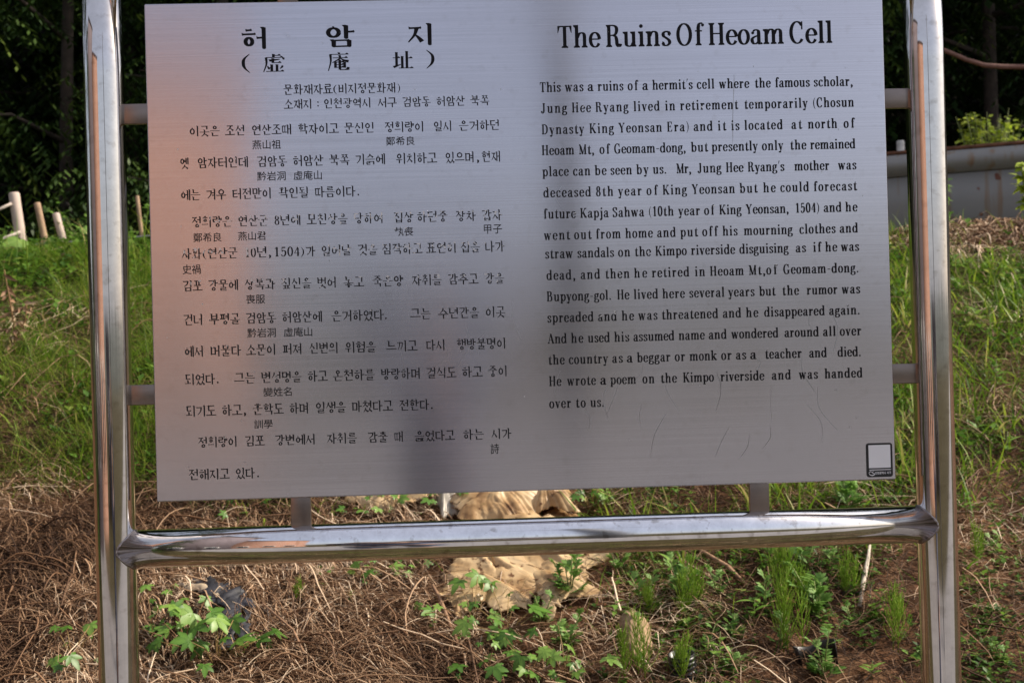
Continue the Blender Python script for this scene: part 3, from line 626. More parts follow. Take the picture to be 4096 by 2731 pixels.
KO=[
 (249.6,16.0,0.1,'문화재자료~-380.6~-301.8|(~-300.3~-294.9|비지정문화재~-292.6~-200.5|)~-196.7~-192.7'),
 (226.2,15.7,0.25,'소재지~-380.3~-335.5|:~-327.0~-324.4|인천광역시~-316.6~-240.4|서구~-229.9~-199.1|검암동~-189.8~-143.9|허암산~-135.0~-88.9|북쪽~-80.0~-49.0'),
 (185.7,16.3,0.12,'이곳은~-532.9~-484.5|조선~-475.6~-444.3|연산조때~-433.3~-369.7|학자이고~-358.9~-293.6|문신인~-284.7~-236.3|정희량이~-219.7~-156.1|일시~-140.6~-110.8|은거하던~-99.6~-33.8'),
 (134.2,17.0,0.2,'옛~-549.2~-535.5|암자터인데~-521.4~-440.7|검암동~-425.9~-377.9|허암산~-368.7~-319.6|북쪽~-310.3~-277.3|기슭에~-268.0~-220.4|위치하고~-202.5~-136.3|있으며~-123.1~-76.2|,~-71.9~-68.8|현재~-64.3~-33.9'),
 (83.1,17.0,0.05,'에는~-549.4~-518.0|겨우~-508.5~-476.9|터전만이~-467.0~-404.2|확인될~-392.7~-344.7|따름이다~-334.4~-269.4|.~-266.0~-263.5'),
 (39.3,17.0,0.62,'정희량은~-532.9~-468.4|연산군~-458.9~-411.0|8년에~-400.8~-359.2|모친상을~-348.6~-282.8|당하여~-273.2~-226.0|집상~-208.9~-177.0|하던중~-171.3~-121.7|장차~-108.7~-76.2|갑자~-66.4~-33.8'),
 (-11.6,17.1,0.6,'사화~-550.3~-518.6|(~-516.3~-511.3|연산군~-509.2~-460.9|10년~-449.9~-413.9|,~-410.8~-408.1|1504~-403.2~-361.0|)~-359.2~-354.1|가~-351.8~-336.4|일어날~-326.8~-278.8|것을~-268.0~-236.1|짐작하고~-229.2~-164.0|표연히~-157.5~-108.8|집을~-102.3~-70.5|나가~-62.8~-30.9'),
 (-63.0,17.0,0.55,'김포~-549.7~-518.4|강물에~-509.0~-461.6|상복과~-451.2~-402.2|짚신을~-392.6~-343.9|벗어~-334.7~-304.0|놓고~-292.2~-259.4|죽은양~-245.5~-196.2|자취를~-182.5~-133.7|감추고~-123.8~-74.6|강을~-65.0~-32.7'),
 (-117.5,17.2,0.25,'건너~-549.9~-519.5|부평골~-508.8~-459.8|검암동~-450.3~-401.6|허암산에~-392.6~-328.5|은거하였다~-313.1~-229.2|.~-226.9~-224.3|그는~-186.1~-153.0|수년간을~-140.7~-74.5|이곳~-64.7~-32.3'),
 (-168.6,17.2,0.2,'에서~-549.6~-519.6|머물다~-508.5~-459.7|소문이~-450.9~-403.7|퍼져~-392.7~-362.0|신변의~-350.2~-303.7|위험을~-292.5~-242.6|느끼고~-226.0~-176.0|다시~-162.1~-131.2|행방불명이~-112.7~-32.8'),
 (-213.4,17.1,0.25,'되었다~-550.2~-502.4|.~-499.1~-496.6|그는~-471.1~-438.3|변성명을~-428.3~-363.7|하고~-354.0~-321.8|온천하를~-313.3~-246.1|방랑하며~-236.1~-172.6|걸식도~-162.8~-114.2|하고~-105.2~-71.9|중이~-62.8~-31.8'),
 (-264.3,17.2,0.12,'되기도~-550.0~-501.8|하고~-492.6~-460.2|,~-457.6~-454.6|훈학도~-443.1~-393.7|하며~-384.5~-353.8|일생을~-342.6~-293.5|마쳤다고~-284.2~-218.3|전한다~-207.8~-159.7|.~-156.6~-154.0'),
 (-314.4,16.4,0.12,'정희량이~-531.8~-469.3|김포~-456.8~-425.4|강변에서~-408.7~-344.5|자취를~-325.7~-277.4|감출~-259.9~-227.7|때~-217.2~-203.1|읊었다고~-184.2~-119.5|하는~-106.1~-72.3|시가~-60.6~-28.1'),
 (-366.0,16.9,0.0,'전해지고~-548.0~-483.0|있다~-473.4~-442.7|.~-438.7~-435.9'),
]
HJ= [('燕山祖', -432.8, -387.0, 162.5, 177.4), ('鄭希良', -217.9, -171.6, 164.0, 178.5), ('黔岩洞', -426.4, -380.7, 111.7, 126.5), ('虛庵山', -368.0, -322.7, 111.6, 126.6), ('鄭希良', -530.9, -485.9, 15.5, 30.3), ('燕山君', -459.5, -414.6, 16.4, 30.7), ('執喪', -207.9, -177.8, 17.4, 32.0), ('甲子', -63.5, -34.1, 17.7, 32.5), ('史禍', -549.3, -520.4, -35.6, -20.2), ('喪服', -449.2, -418.9, -85.8, -70.9), ('黔岩洞', -448.6, -403.0, -140.2, -125.2), ('虛庵山', -390.4, -344.7, -140.4, -125.4), ('變姓名', -425.4, -380.2, -235.6, -221.1), ('訓學', -441.4, -411.9, -286.7, -272.5), ('詩', -62.2, -48.4, -338.4, -321.9)]
TI= [('허', -446.9, -404.2, 324.5, 358.7), ('암', -312.6, -264.3, 324.9, 359.6), ('지', -179.6, -136.2, 325.6, 360.0), ('(', -445.5, -433.7, 286.2, 316.1), ('虛', -412.2, -378.5, 286.8, 315.8), ('庵', -308.2, -274.4, 286.6, 316.4), ('址', -204.2, -170.3, 288.1, 316.4), (')', -148.9, -137.0, 287.7, 317.4)]


ink = Ink()
for i, (z, s) in enumerate(EN):
    for wd in s.split('|'):
        w, a, b2 = wd.split('~')
        if i == 0: latin_word(ink, w, float(a), float(b2), z, 36.0, 1.0, 0.0, 0.92)
    if i == 0: ink.build('english_title', plate); ink = Ink(); continue
    for wd in s.split('|'):
        w, a, b2 = wd.split('~')
        wr = 0.10 if 1 <= i <= 12 else 0.05
        latin_word(ink, w, float(a), float(b2), z, 16.0, 0.90, max(0, wr*(0.1+1.6*random.random())), 1.04)
ink.build('english_lettering', plate)
ink = Ink()
for z, hgt, wear, s in KO:
    for wd in s.split('|'):
        w, a, b2 = wd.split('~')
        hangul_word(ink, w, float(a), float(b2), z, hgt, wear*0.46)
ink.build('korean_lettering', plate)
# --- title, with its three large Chinese characters cut stroke by stroke
ink = Ink()
HAN = {
'址': ['H .02 .38 .62', 'V .20 .95 .14', 'R .02 .08 .40 .22', 'V .47 .72 .05', 'V .69 1 .05', 'H .69 .97 .60', 'H .30 1 .03'],
'庵': ['X .54 1.0', 'H .10 1 .89', 'S .13 .89 .02 .0', 'H .24 .96 .70', 'S .56 .84 .22 .44', 'E .60 .68 .99 .50', 'V .36 .48 .16', 'V .80 .48 .16', 'H .36 .80 .47', 'H .36 .80 .33', 'H .36 .80 .19', 'V .57 .60 .06', 'H .57 .98 .05', 'V .96 .20 .05'],
'虛': ['V .50 1 .80', 'H .50 .86 .91', 'H .14 .97 .80', 'S .15 .80 .02 .0', 'R .26 .62 .80 .68', 'V .47 .76 .50', 'H .47 .88 .51', 'X .97 .80', 'V .41 .42 .04', 'V .66 .42 .04', 'E .22 .34 .32 .18', 'S .90 .34 .80 .18', 'H .14 1.0 .03'],
}
def han(ink, ch, tr, y0, y1):
    for st in HAN[ch]:
        c, *a = st.split(); a = list(map(float, a)); tv, th = .125, .035
        if c == 'V': ink.poly([tr(q) for q in ((a[0]-tv*.62, a[1]), (a[0]+tv*.62, a[1]-.02), (a[0]+tv*.5, a[1]-.06), (a[0]+tv*.5, a[2]), (a[0]-tv*.5, a[2]), (a[0]-tv*.5, a[1]-.04))], 0, y0, y1)
        elif c == 'H': ink.poly([tr(q) for q in ((a[0], a[2]-th*.5), (a[1], a[2]-th*.5), (a[1]-.01, a[2]+th*.6), (a[1]-.08, a[2]+.085), (a[1]-.17, a[2]+th*.5), (a[0], a[2]+th*.5))], 0, y0, y1)
        elif c == 'R': ink.poly([tr(q) for q in ((a[0], a[1]+.07), (a[0]+.06, a[1]-.05), (a[2], a[3]), (a[2], a[3]+.035))], 0, y0, y1)
        elif c == 'S': ribbon(ink, smooth_path([(a[0], a[1]), (a[0]-.0+.01, a[1]*.55+a[3]*.45), (a[2], a[3])], 6), lambda i, n, d: tv*(1-.7*i/(n-1)), tr, 0, y0, y1)
        elif c == 'E': ribbon(ink, smooth_path([(a[0], a[1]), ((a[0]+a[2])/2-.02, (a[1]+a[3])/2-.03), (a[2], a[3])], 6), lambda i, n, d: tv*(.35+.8*i/(n-1)), tr, 0, y0, y1)
        elif c == 'X': ink.poly([tr(q) for q in ((a[0]-.07, a[1]), (a[0]+.06, a[1]-.02), (a[0]+.05, a[1]-.12), (a[0]-.03, a[1]-.12))], 0, y0, y1)
for ch, x0, x1, y0, y1 in TI:
    if ch in '()':
        latin_glyph(ink, ch, lambda q: (x0+((q[0]-.06) if ch == ')' else (q[0]-.09))/.21*(x1-x0), y0+(q[1]+.18)/1.2*(y1-y0)), 0, y0, y1, 2.2)
    elif ch in HAN: han(ink, ch, lambda q: (x0+q[0]*(x1-x0), y0+q[1]*(y1-y0)), y0, y1)
    else: hangul(ink, ch, lambda q: (x0+q[0]*(x1-x0), y0+q[1]*(y1-y0)), 0.02, y0, y1, TV=.165, TH=.088)
    ink.build('title_character', plate); ink = Ink()
# --- small Chinese characters under the Korean lines: outlines of the built-in text font
def font_mesh(s, offs):
    cu = bpy.data.curves.new('glyphs', 'FONT'); cu.body = s; cu.offset = offs; cu.resolution_u = 3
    ob = bpy.data.objects.new('glyphs', cu); C.objects.link(ob)
    bpy.context.view_layer.update()
    dg = bpy.context.evaluated_depsgraph_get()
    me = bpy.data.meshes.new_from_object(ob.evaluated_get(dg))
    V = np.zeros(len(me.vertices)*3, np.float32); me.vertices.foreach_get('co', V); V = V.reshape(-1, 3)
    Fs = [tuple(p_.vertices) for p_ in me.polygons]
    bpy.data.objects.remove(ob); bpy.data.curves.remove(cu); bpy.data.meshes.remove(me)
    return V, Fs
AV = []; AF = []; AW = []; AR = []
for s, x0, x1, y0, y1 in HJ:
    V, Fs = font_mesh(s, 0.003)
    if not len(V): continue
    lo = V.min(0); hi = V.max(0)
    AV = []; AF = []; AW = []; AR = []
    n = 0
    wr = 0.22 if s in ('燕山君', '執喪') else 0.0
    for v in V:
        q = (v[0]-lo[0])/(hi[0]-lo[0]); t = (v[1]-lo[1])/(hi[1]-lo[1])
        AV.append(((x0+q*(x1-x0))*.001, -0.0004, ZC+(y0+t*(y1-y0))*.001)); AW.append(wr); AR.append(t)
    AF += [tuple(i+n for i in f_) for f_ in Fs]
    mk('chinese_lettering', AV, AF, M_ink, plate, attrs={'wear': AW, 'rise': AR})

# faint scratches and rubbed marks on the plate
M_scr = steel('scratched_steel', 'Z', 0.30, 0.3, (0.40, 0.385, 0.385))
ink = Ink()
def scratch(pts, w):
    ribbon(ink, smooth_path(pts, 6), lambda i, n, d: w*(0.25+0.75*math.sin(math.pi*(i+.5)/n)), lambda q: tuple(q), 0, 0, 1)
scratch([(351, 268), (349.5, 230), (347, 190), (346, 150)], 0.8); scratch([(353, 268), (350.5, 240), (349.5, 225)], 0.7); scratch([(348, 222), (347.5, 190), (347, 165)], 0.5)
for k in range(26):
    x = random.uniform(60, 560); y = random.uniform(-360, -150)
    if k > 18: x = random.uniform(-300, 100); y = random.uniform(-330, 60)
    a = random.uniform(1.1, 2.0); l = random.uniform(25, 85); b2 = random.uniform(-14, 14)
    scratch([(x, y), (x+math.cos(a)*l*.5+b2, y+math.sin(a)*l*.5), (x+math.cos(a)*l, y+math.sin(a)*l)], random.uniform(.35, .9))
for k in range(70):
    x = random.uniform(-590, 590); y = random.uniform(-395, 395); r_ = random.uniform(.3, .9)
    disc(ink, x, y, r_, lambda q: q, 0, 0, 1, ry=r_*random.uniform(.8, 2))
SCR = ink.build('scratch_marks', plate, plain('rubbed_steel', (0.45, 0.445, 0.46), 0.32, 1.0))

SCR['kind'] = 'stuff'
# --- small black sticker in the lower right corner (its code pattern left out)
def rrect(x0, y0, x1, y1, r_, n=6):
    P = []
    for cx, cy, a0 in ((x1-r_, y1-r_, 0), (x0+r_, y1-r_, 90), (x0+r_, y0+r_, 180), (x1-r_, y0+r_, 270)):
        for k in range(n+1):
            a = math.radians(a0+90*k/n); P.append((cx+r_*math.cos(a), cy+r_*math.sin(a)))
    return P
def flat(name, polys, d, mat, parent):
    V = []; Fs = []
    for P in polys:
        n = len(V); V += [(x*.001, d, ZC+y*.001) for x, y in P]; Fs.append(tuple(range(n, n+len(P))))
    return mk(name, V, Fs, mat, parent)
M_stb = plain('sticker_black', (0.016, 0.016, 0.018), 0.35, noise=(60, 0.2)); M_stw = plain('sticker_white', (0.72, 0.72, 0.74), 0.45, noise=(60, 0.03))
stk = flat('sticker', [rrect(551.5, -395, 595, -339.5, 4.5)], -0.0004, M_stb, plate)
flat('white_panel', [rrect(555.5, -380, 591.5, -342.5, .4)], -0.0007, M_stw, stk)
flat('white_line', [rrect(556, -383.6, 591.8, -382.4, .4)], -0.0007, M_stw, stk)
ik = Ink()
cx = 560; cy = -388.5
ribbon(ik, smooth_path([(555.2, -387.5), (557.5, -385.6), (560, -386.6), (563.8, -384.9)], 6), lambda i, n, d: .35+1.0*math.sin(math.pi*i/(n-1)), lambda q: tuple(q), 0, 0, 1)
ribbon(ik, smooth_path([(558.6, -385.0), (559.6, -386.6), (561.5, -387.8)], 6), lambda i, n, d: 1.1-.5*i/n, lambda q: tuple(q), 0, 0, 1)
ribbon(ik, smooth_path([(555.0, -387.4), (556.6, -390.6), (561, -391.9), (564.3, -390.4), (563.2, -388.6), (560.5, -388.4)], 6), lambda i, n, d: .4+1.0*math.sin(math.pi*i/(n-1)), lambda q: tuple(q), 0, 0, 1)
for v in range(len(ik.V)): ik.V[v] = (ik.V[v][0], -0.0008, ik.V[v][2])
ik.build('emblem', stk, M_stw)
V, Fs = font_mesh('인천광역시 서구', 0.018); lo = V.min(0); hi = V.max(0)
mk('sticker_lettering', [((565.4+(v[0]-lo[0])/(hi[0]-lo[0])*26.3)*.001, -0.0008, ZC+(-390.6+(v[1]-lo[1])/(hi[1]-lo[1])*4.6)*.001) for v in V], Fs, M_stw, stk)
# ------------------------------------------------------------------ dry straw, grass
def strands(n, xf, L, w, lay, curv, hgt, head, seg=5, tint=(0, 1), ground_off=0.0, seed=1):
    """n thin three-sided stalks lying on the bank"""
    R = np.random.default_rng(seed)
    x, y = xf(R, n); n = len(x)
    L = R.uniform(L[0], L[1], n)*R.uniform(0.6, 1.0, n); w_ = R.uniform(w[0], w[1], n)
    th = head(R, x, y); cv = R.normal(0, curv, n)
    t = np.linspace(0, 1, seg)
    px = np.zeros((n, seg)); py = np.zeros((n, seg)); a = th.copy()
    px[:, 0] = x; py[:, 0] = y
    for k in range(1, seg):
        a = a + cv/seg + R.normal(0, curv*0.25, n)
        px[:, k] = px[:, k-1]+np.cos(a)*L/(seg-1); py[:, k] = py[:, k-1]+np.sin(a)*L/(seg-1)*0.92
    h0 = R.uniform(lay[0], lay[1], n)**1.0
    tilt = R.normal(0, hgt, n)
    arch = np.abs(R.normal(0, hgt, n))
    pz = gz(px, py) + h0[:, None] + tilt[:, None]*(t-0.5) + arch[:, None]*np.sin(np.pi*t) + ground_off
    pz = np.maximum(pz, gz(px, py)+0.002)
    P = np.stack([px, py, pz], -1)
    d = np.gradient(P, axis=1); d /= np.linalg.norm(d, axis=-1, keepdims=True)+1e-9
    upv = np.array([0, 0, 1.0]); s1 = np.cross(d, upv); s1 /= np.linalg.norm(s1, axis=-1, keepdims=True)+1e-9
    s2 = np.cross(s1, d)
    ww = (w_[:, None]*(1-0.5*t**3))[..., None]*0.5
    V = np.empty((n, seg, 3, 3))
    for k in range(3):
        q = 2*np.pi*k/3+0.5
        V[:, :, k] = P+(s1*np.cos(q)+s2*np.sin(q))*ww
    base = (np.arange(n)*seg*3)[:, None, None]; ks = np.arange(seg-1)[None, :, None]*3; j = np.arange(3)[None, None, :]; j2 = (j+1) % 3
    F = np.stack([base+ks+j, base+ks+j2, base+ks+3+j2, base+ks+3+j], -1).reshape(-1, 4)
    tn = np.repeat(np.clip(R.uniform(tint[0], tint[1], n)+1.1*fbm(x*2.6, y*2.6, 301, 3), 0, 1), seg*3)
    return V.reshape(-1, 3), F, tn

def blades(x, y, L, w, lean, droop, R, seg=4, tint=(0, 1), z=None):
    """upright flat blades bending over"""
    n = len(x); L = R.uniform(L[0], L[1], n); w_ = R.uniform(w[0], w[1], n)
    th = R.uniform(0, 2*np.pi, n); ln = np.abs(R.normal(0, lean, n)); dr = R.uniform(droop[0], droop[1], n)
    t = np.linspace(0, 1, seg)
    ang = ln[:, None]+dr[:, None]*t[None, :]
    dx = np.sin(ang)*L[:, None]/(seg-1); dz = np.cos(ang)*L[:, None]/(seg-1)
    r = np.cumsum(np.concatenate([np.zeros((n, 1)), dx[:, 1:]], 1), 1); zz = np.cumsum(np.concatenate([np.zeros((n, 1)), dz[:, 1:]], 1), 1)
    P = np.stack([x[:, None]+r*np.cos(th)[:, None], y[:, None]+r*np.sin(th)[:, None], (gz(x, y) if z is None else z)[:, None]+zz-0.01], -1)
    P[..., 2] = np.maximum(P[..., 2], gz(P[..., 0], P[..., 1])+0.004)
    ph = th+R.normal(np.pi/2, 0.5, n)
    side = np.stack([np.cos(ph), np.sin(ph), np.zeros(n)], -1)[:, None, :]
    ww = (w_[:, None]*np.clip(1.05-t**2, 0.06, 1))[..., None]*0.5
    V = np.stack([P-side*ww, P+side*ww], 2)
    base = (np.arange(n)*seg*2)[:, None]; k = np.arange(seg-1)[None, :]*2
    F = np.stack([base+k, base+k+1, base+k+3, base+k+2], -1).reshape(-1, 4)
    return V.reshape(-1, 3), F, np.repeat(R.uniform(tint[0], tint[1], n), seg*2)

def join(parts):
    V = []; F = []; T = []; n = 0
    for v, f, t in parts:
        V.append(v); F.append(f+n); T.append(t); n += len(v)
    return np.concatenate(V), np.concatenate(F), np.concatenate(T)

def sx_lim(y): return 0.4434*(y+1.9785)      # half width of what the photo takes in at that depth
def straw_density(x, y):
    """dense dead mat on the lower left, thin on the right and above"""
    u = x/np.maximum(sx_lim(y), 0.2)
    d = 1.0*np.clip((0.12-u)/0.25, 0, 1)
    d = np.maximum(d, 0.36*np.clip((0.75-u)/0.4, 0, 1))
    d = np.maximum(d, 0.20)
    topfade = np.clip((2.42+0.15*np.sin(x*5)-y)/0.35, 0, 1)
    top = 0.16+0.30*np.clip(fbm(x*1.7, y*1.7, 71, 3)*4-0.2, 0, 1)
    top = top+0.55*np.exp(-(((x+2.35)/0.75)**2+((y-3.75)/0.28)**2))+0.45*np.exp(-(((x+1.55)/0.35)**2+((y-2.95)/0.2)**2))+0.35*np.exp(-(((x-2.1)/0.35)**2+((y-2.75)/0.22)**2))
    d = d*topfade + top*(1-topfade)*np.clip((5.6-y)/0.5, 0, 1)
    bag = ((x-0.05)/0.30)**2+((y-1.80)/0.40)**2 < 1
    d = np.where(bag, d*np.where(y < 1.7, 0.28, 0.10), d)
    return d
def reject(y0, y1, dens, bias=1.0, pad=0.45):
    def f(R, n):
        y = y0+(y1-y0)*R.uniform(0, 1, n*3)**bias
        x = R.uniform(-1, 1, n*3)*(sx_lim(y)+pad)
        k = R.uniform(0, 1, n*3) < dens(x, y)
        return x[k][:n], y[k][:n]
    return f
comb = lambda R, x, y: np.where(R.uniform(0, 1, len(x)) < 0.62, -0.35+1.3*fbm(x*1.3, y*1.3, 90, 3)*2+R.normal(0, 0.45, len(x)), R.uniform(0, 2*np.pi, len(x)))
P_ = []
P_.append(strands(34000, reject(0.95, 2.75, straw_density), (0.04, 0.16), (0.0013, 0.0026), (0.0, 0.030), 0.45, 0.010, comb, seg=4, tint=(0.0, 0.62), seed=11))
P_.append(strands(19000, reject(0.95, 2.75, straw_density), (0.03, 0.11), (0.0014, 0.0030), (0.005, 0.045), 0.35, 0.014, comb, seg=3, tint=(0.45, 1.0), seed=17))
P_.append(strands(6500, reject(0.95, 2.75, straw_density), (0.10, 0.30), (0.0013, 0.0029), (0.010, 0.045), 0.5, 0.016, comb, seg=7, tint=(0.3, 1.0), seed=12))
P_.append(strands(480, reject(0.95, 2.9, straw_density), (0.12, 0.40), (0.004, 0.0068), (0.02, 0.06), 0.35, 0.02, comb, seg=7, tint=(0.35, 1.0), seed=13))
P_.append(strands(8000, reject(2.3, 5.5, straw_density), (0.10, 0.40), (0.002, 0.0048), (0.0, 0.06), 1.0, 0.02, comb, tint=(0.15, 0.9), seed=14))
heapd = lambda x, y: np.exp(-(((x-3.05)/0.5)**2+((y-4.85)/0.32)**2))
def heapf(R, n):
    x = R.normal(3.05, 0.40, n); y = R.normal(4.85, 0.2, n); return x, y
P_.append(strands(2600, heapf, (0.06, 0.26), (0.003, 0.008), (0.0, 0.05), 1.2, 0.025, lambda R, x, y: R.uniform(0, 6.28, len(x)), tint=(0.3, 1.0), seed=15))
# ground in front of the sign and the verge, seen in the polished tubes
def front(R, n):
    x = R.uniform(-4, 4, n); y = R.uniform(-1.0, 0.95, n); return x, y
P_.append(strands(5000, front, (0.08, 0.35), (0.002, 0.005), (0.0, 0.04), 1.0, 0.015, comb, tint=(0.05, 0.9), seed=16))
V, F, T = join(P_)
M_straw = tinted('dry_straw', [(0.0, (0.020, 0.010, 0.006)), (0.35, (0.080, 0.040, 0.021)), (0.62, (0.20, 0.109, 0.057)), (0.86, (0.43, 0.275, 0.165)), (1.0, (0.72, 0.56, 0.40))], 0.65, spec=0.25)
tag(mk('dry_straw', V, F, M_straw, smooth=True, attrs={'tint': T}), 'matted dead straw and stalks lying over the bank behind the sign', 'straw', kind='stuff')

def grass_density(x, y):
    u = x/np.maximum(sx_lim(y), 0.2)
    d = np.clip((y-2.10-0.15*np.sin(x*3.1)-0.25*np.clip(x, 0, 1))/0.35, 0, 1)
    n = np.clip(0.80+fbm(x*2.2, y*2.2, 41, 3)*3.0, 0.16, 1)
    low = 0.75*np.clip((u-0.1)/0.2, 0, 1)*np.clip(0.3+fbm(x*3.2, y*3.2, 47, 3)*5, 0, 1)*np.clip((0.95-u)/0.2, 0.25, 1)
    low = np.maximum(low, 0.8*np.exp(-(((x-0.40)/0.16)**2+((y-1.85)/0.35)**2)))
    brown = 0.85*np.exp(-(((x+2.35)/0.75)**2+((y-3.75)/0.26)**2)) + 0.6*np.exp(-(((x+1.55)/0.35)**2+((y-2.95)/0.18)**2)) + 0.6*np.exp(-(((x-2.1)/0.35)**2+((y-2.75)/0.2)**2)) + 0.8*np.exp(-(((x-1.75)/0.3)**2+((y-2.25)/0.15)**2))
    bag = ((x-0.05)/0.26)**2+((y-1.85)/0.36)**2 < 1
    d = d*np.where(((x-3.05)/0.62)**2+((y-4.9)/0.42)**2 < 1, 0.08, 1)*np.where((x > 1) & (y > 5.0), 0.3, 1)*np.where((x < -1.2) & (y > 5.05), 0.35, 1)
    return np.where(bag, 0.02, np.maximum(d*n*np.clip(1-brown, 0, 1), low)*np.clip((5.75-y)/0.3, 0, 1))
R = np.random.default_rng(21); G = []
x, y = reject(1.0, 5.7, grass_density, 1.0)(R, 52000)
G.append(blades(x, y, (0.05, 0.17), (0.002, 0.0046), 0.5, (0.3, 1.7), R, tint=(0.15, 0.85)))
# fine drooping horsetail, thick on the left
def left_d(x, y): return grass_density(x, y)*np.clip((-x/np.maximum(sx_lim(y), .2)-0.05)/0.3, 0.1, 1)*np.clip((5.6-y)/0.3, 0, 1)
x, y = reject(2.2, 5.6, left_d)(R, 60000)
G.append(blades(x, y, (0.10, 0.30), (0.0013, 0.0024), 0.7, (0.5, 2.0), R, seg=6, tint=(0.1, 1.0)))
x, y = reject(1.6, 5.6, lambda x, y: grass_density(x, y)*np.clip(x/np.maximum(sx_lim(y), .2)-0.0, 0.05, 1))(R, 9000)
G.append(blades(x, y, (0.10, 0.24), (0.005, 0.0105), 0.35, (0.3, 1.5), R, seg=5, tint=(0.3, 1.0)))
x, y = reject(2.6, 5.6, lambda x, y: np.clip(fbm(x*1.1, y*1.1, 91, 2)*6, 0, 1)*grass_density(x, y))(R, 2600)
G.append(blades(x, y, (0.16, 0.38), (0.004, 0.008), 0.3, (0.2, 1.2), R, seg=5, tint=(0.3, 1.0)))
x = R.uniform(-4, 4, 7000); y = -1.25+2.1*R.uniform(0, 1, 7000)
k = fbm(x*1.3, y*1.3, 61, 2) > -0.02; x, y = x[k], y[k]
G.append(blades(x, y, (0.05, 0.16), (0.003, 0.006), 0.5, (0.3, 1.5), R, tint=(0.1, 0.8)))
V, F, T = join(G)
M_grass = tinted('grass', [(0.0, (0.020, 0.050, 0.006)), (0.32, (0.075, 0.155, 0.011)), (0.68, (0.175, 0.285, 0.022)), (0.93, (0.32, 0.38, 0.055)), (1.0, (0.42, 0.34, 0.14))], 0.5, spec=0.3, trans=0.42)
tag(mk('grass', V, F, M_grass, smooth=True, attrs={'tint': T}), 'green grass and wispy horsetail growing over the upper bank', 'grass', kind='stuff')

# small broad-leaved weeds filling the gaps, and crumbs of red soil
def sprigs(x, y, s, R, tint=(0, 1), k=7):
    n = len(x); sc = R.uniform(s[0], s[1], n)
    a = R.uniform(0, 6.28, n)[:, None]+np.arange(k)[None]*2.399+R.normal(0, .25, (n, k)); el = R.uniform(.15, 1.0, (n, k))
    d = np.stack([np.cos(a)*np.cos(el), np.sin(a)*np.cos(el), np.sin(el)], -1)
    h = sc[:, None]*R.uniform(0.2, 1.5, (n, k))
    o = np.stack([np.repeat(x[:, None], k, 1), np.repeat(y[:, None], k, 1), gz(x, y)[:, None]+h], -1)
    L = (sc[:, None]*R.uniform(.7, 1.3, (n, k)))[..., None]
    sd = np.cross(d, np.array([0, 0, 1.0])); sd /= np.linalg.norm(sd, axis=-1, keepdims=True)+1e-9
    w = L*R.uniform(.16, .30, (n, k))[..., None]; dr = np.array([0, 0, -1.0])
    V = np.stack([o, o+d*L*.4-sd*w+dr*L*.02, o+d*L*.45+dr*L*.10, o+d*L*.4+sd*w+dr*L*.02, o+d*L+dr*L*.28], 2)
    b = (np.arange(n*k)*5)[:, None]
    F = np.concatenate([b+np.array([[0, 1, 2]]), b+np.array([[0, 2, 3]]), b+np.array([[1, 4, 2]]), b+np.array([[2, 4, 3]])])
    return V.reshape(-1, 3), F, np.repeat(np.clip(R.uniform(tint[0], tint[1], n)[:, None]+R.normal(0, .1, (n, k)), 0, 1).ravel(), 5)
def weed_low(x, y):
    u = x/np.maximum(sx_lim(y), .2)
    return np.clip((u-0.12)/0.2, 0, 1)*np.clip(0.45+fbm(x*4.1, y*4.1, 147, 3)*5, 0, 1)*np.clip((2.9-y)/.3, 0, 1)*np.where(u > .93, .35, 1)
def weed_up(x, y): return np.where(((x-3.05)/0.62)**2+((y-4.9)/0.42)**2 < 1, 0.06, 1)*np.where((x > 1) & (y > 5.0), 0.25, 1)*np.clip((y-2.2)/.4, 0, 1)*np.clip(0.35+fbm(x*2.7, y*2.7, 151, 3)*5, 0.05, 1)*np.clip((5.7-y)/.3, 0, 1)
W_ = []
x, y = reject(0.95, 2.8, weed_low)(R, 4200); W_.append(sprigs(x, y, (.012, .030), R, (.0, .9)))
x, y = reject(2.2, 5.7, weed_up)(R, 3000); W_.append(sprigs(x, y, (.025, .055), R, (.1, 1)))
x, y = reject(4.4, 6.6, lambda x, y: np.where(x > 1, 0.12, 1.0), 1.0, 0.8)(R, 2200); W_.append(sprigs(x, y, (.03, .075), R, (0, .8)))
V, F, T = join(W_)
M_weed = tinted('weed_green', [(0.0, (0.03, 0.08, 0.012)), (0.5, (0.085, 0.185, 0.022)), (0.9, (0.18, 0.31, 0.045)), (1.0, (0.33, 0.38, 0.09))], 0.5, spec=0.3, trans=0.38)
tag(mk('ground_weeds', V, F, M_weed, smooth=True, attrs={'tint': T}), 'small leafy weeds sprouting all over the soil and the grass', 'weeds', kind='stuff')
def soil_d(x, y):
    u = x/np.maximum(sx_lim(y), .2); return np.clip((u+.05)/.3, 0, 1)*np.clip((2.9-y)/.3, 0, 1)*np.clip(.5+fbm(x*3, y*3, 171, 3)*4, .1, 1)
x, y = reject(0.95, 2.9, soil_d)(R, 7000); n = len(x); sc = 0.0022+0.010*R.uniform(0, 1, n)**4
O8 = np.array([(1, 0, 0), (0, 1, 0), (-1, 0, 0), (0, -1, 0), (0, 0, 1), (0, 0, -1), (.7, .7, .5), (-.7, .7, .4), (-.7, -.7, .5), (.7, -.7, .4)], float)
F8 = np.array([(0, 6, 4), (6, 1, 4), (1, 7, 4), (7, 2, 4), (2, 8, 4), (8, 3, 4), (3, 9, 4), (9, 0, 4), (0, 5, 6), (6, 5, 1), (1, 5, 7), (7, 5, 2), (2, 5, 8), (8, 5, 3), (3, 5, 9), (9, 5, 0)])
V = O8[None]*(sc[:, None]*R.uniform(.6, 1.25, (n, 10)))[..., None]*np.array([1, 1, .75])
V += np.stack([x, y, gz(x, y)+.012], -1)[:, None]
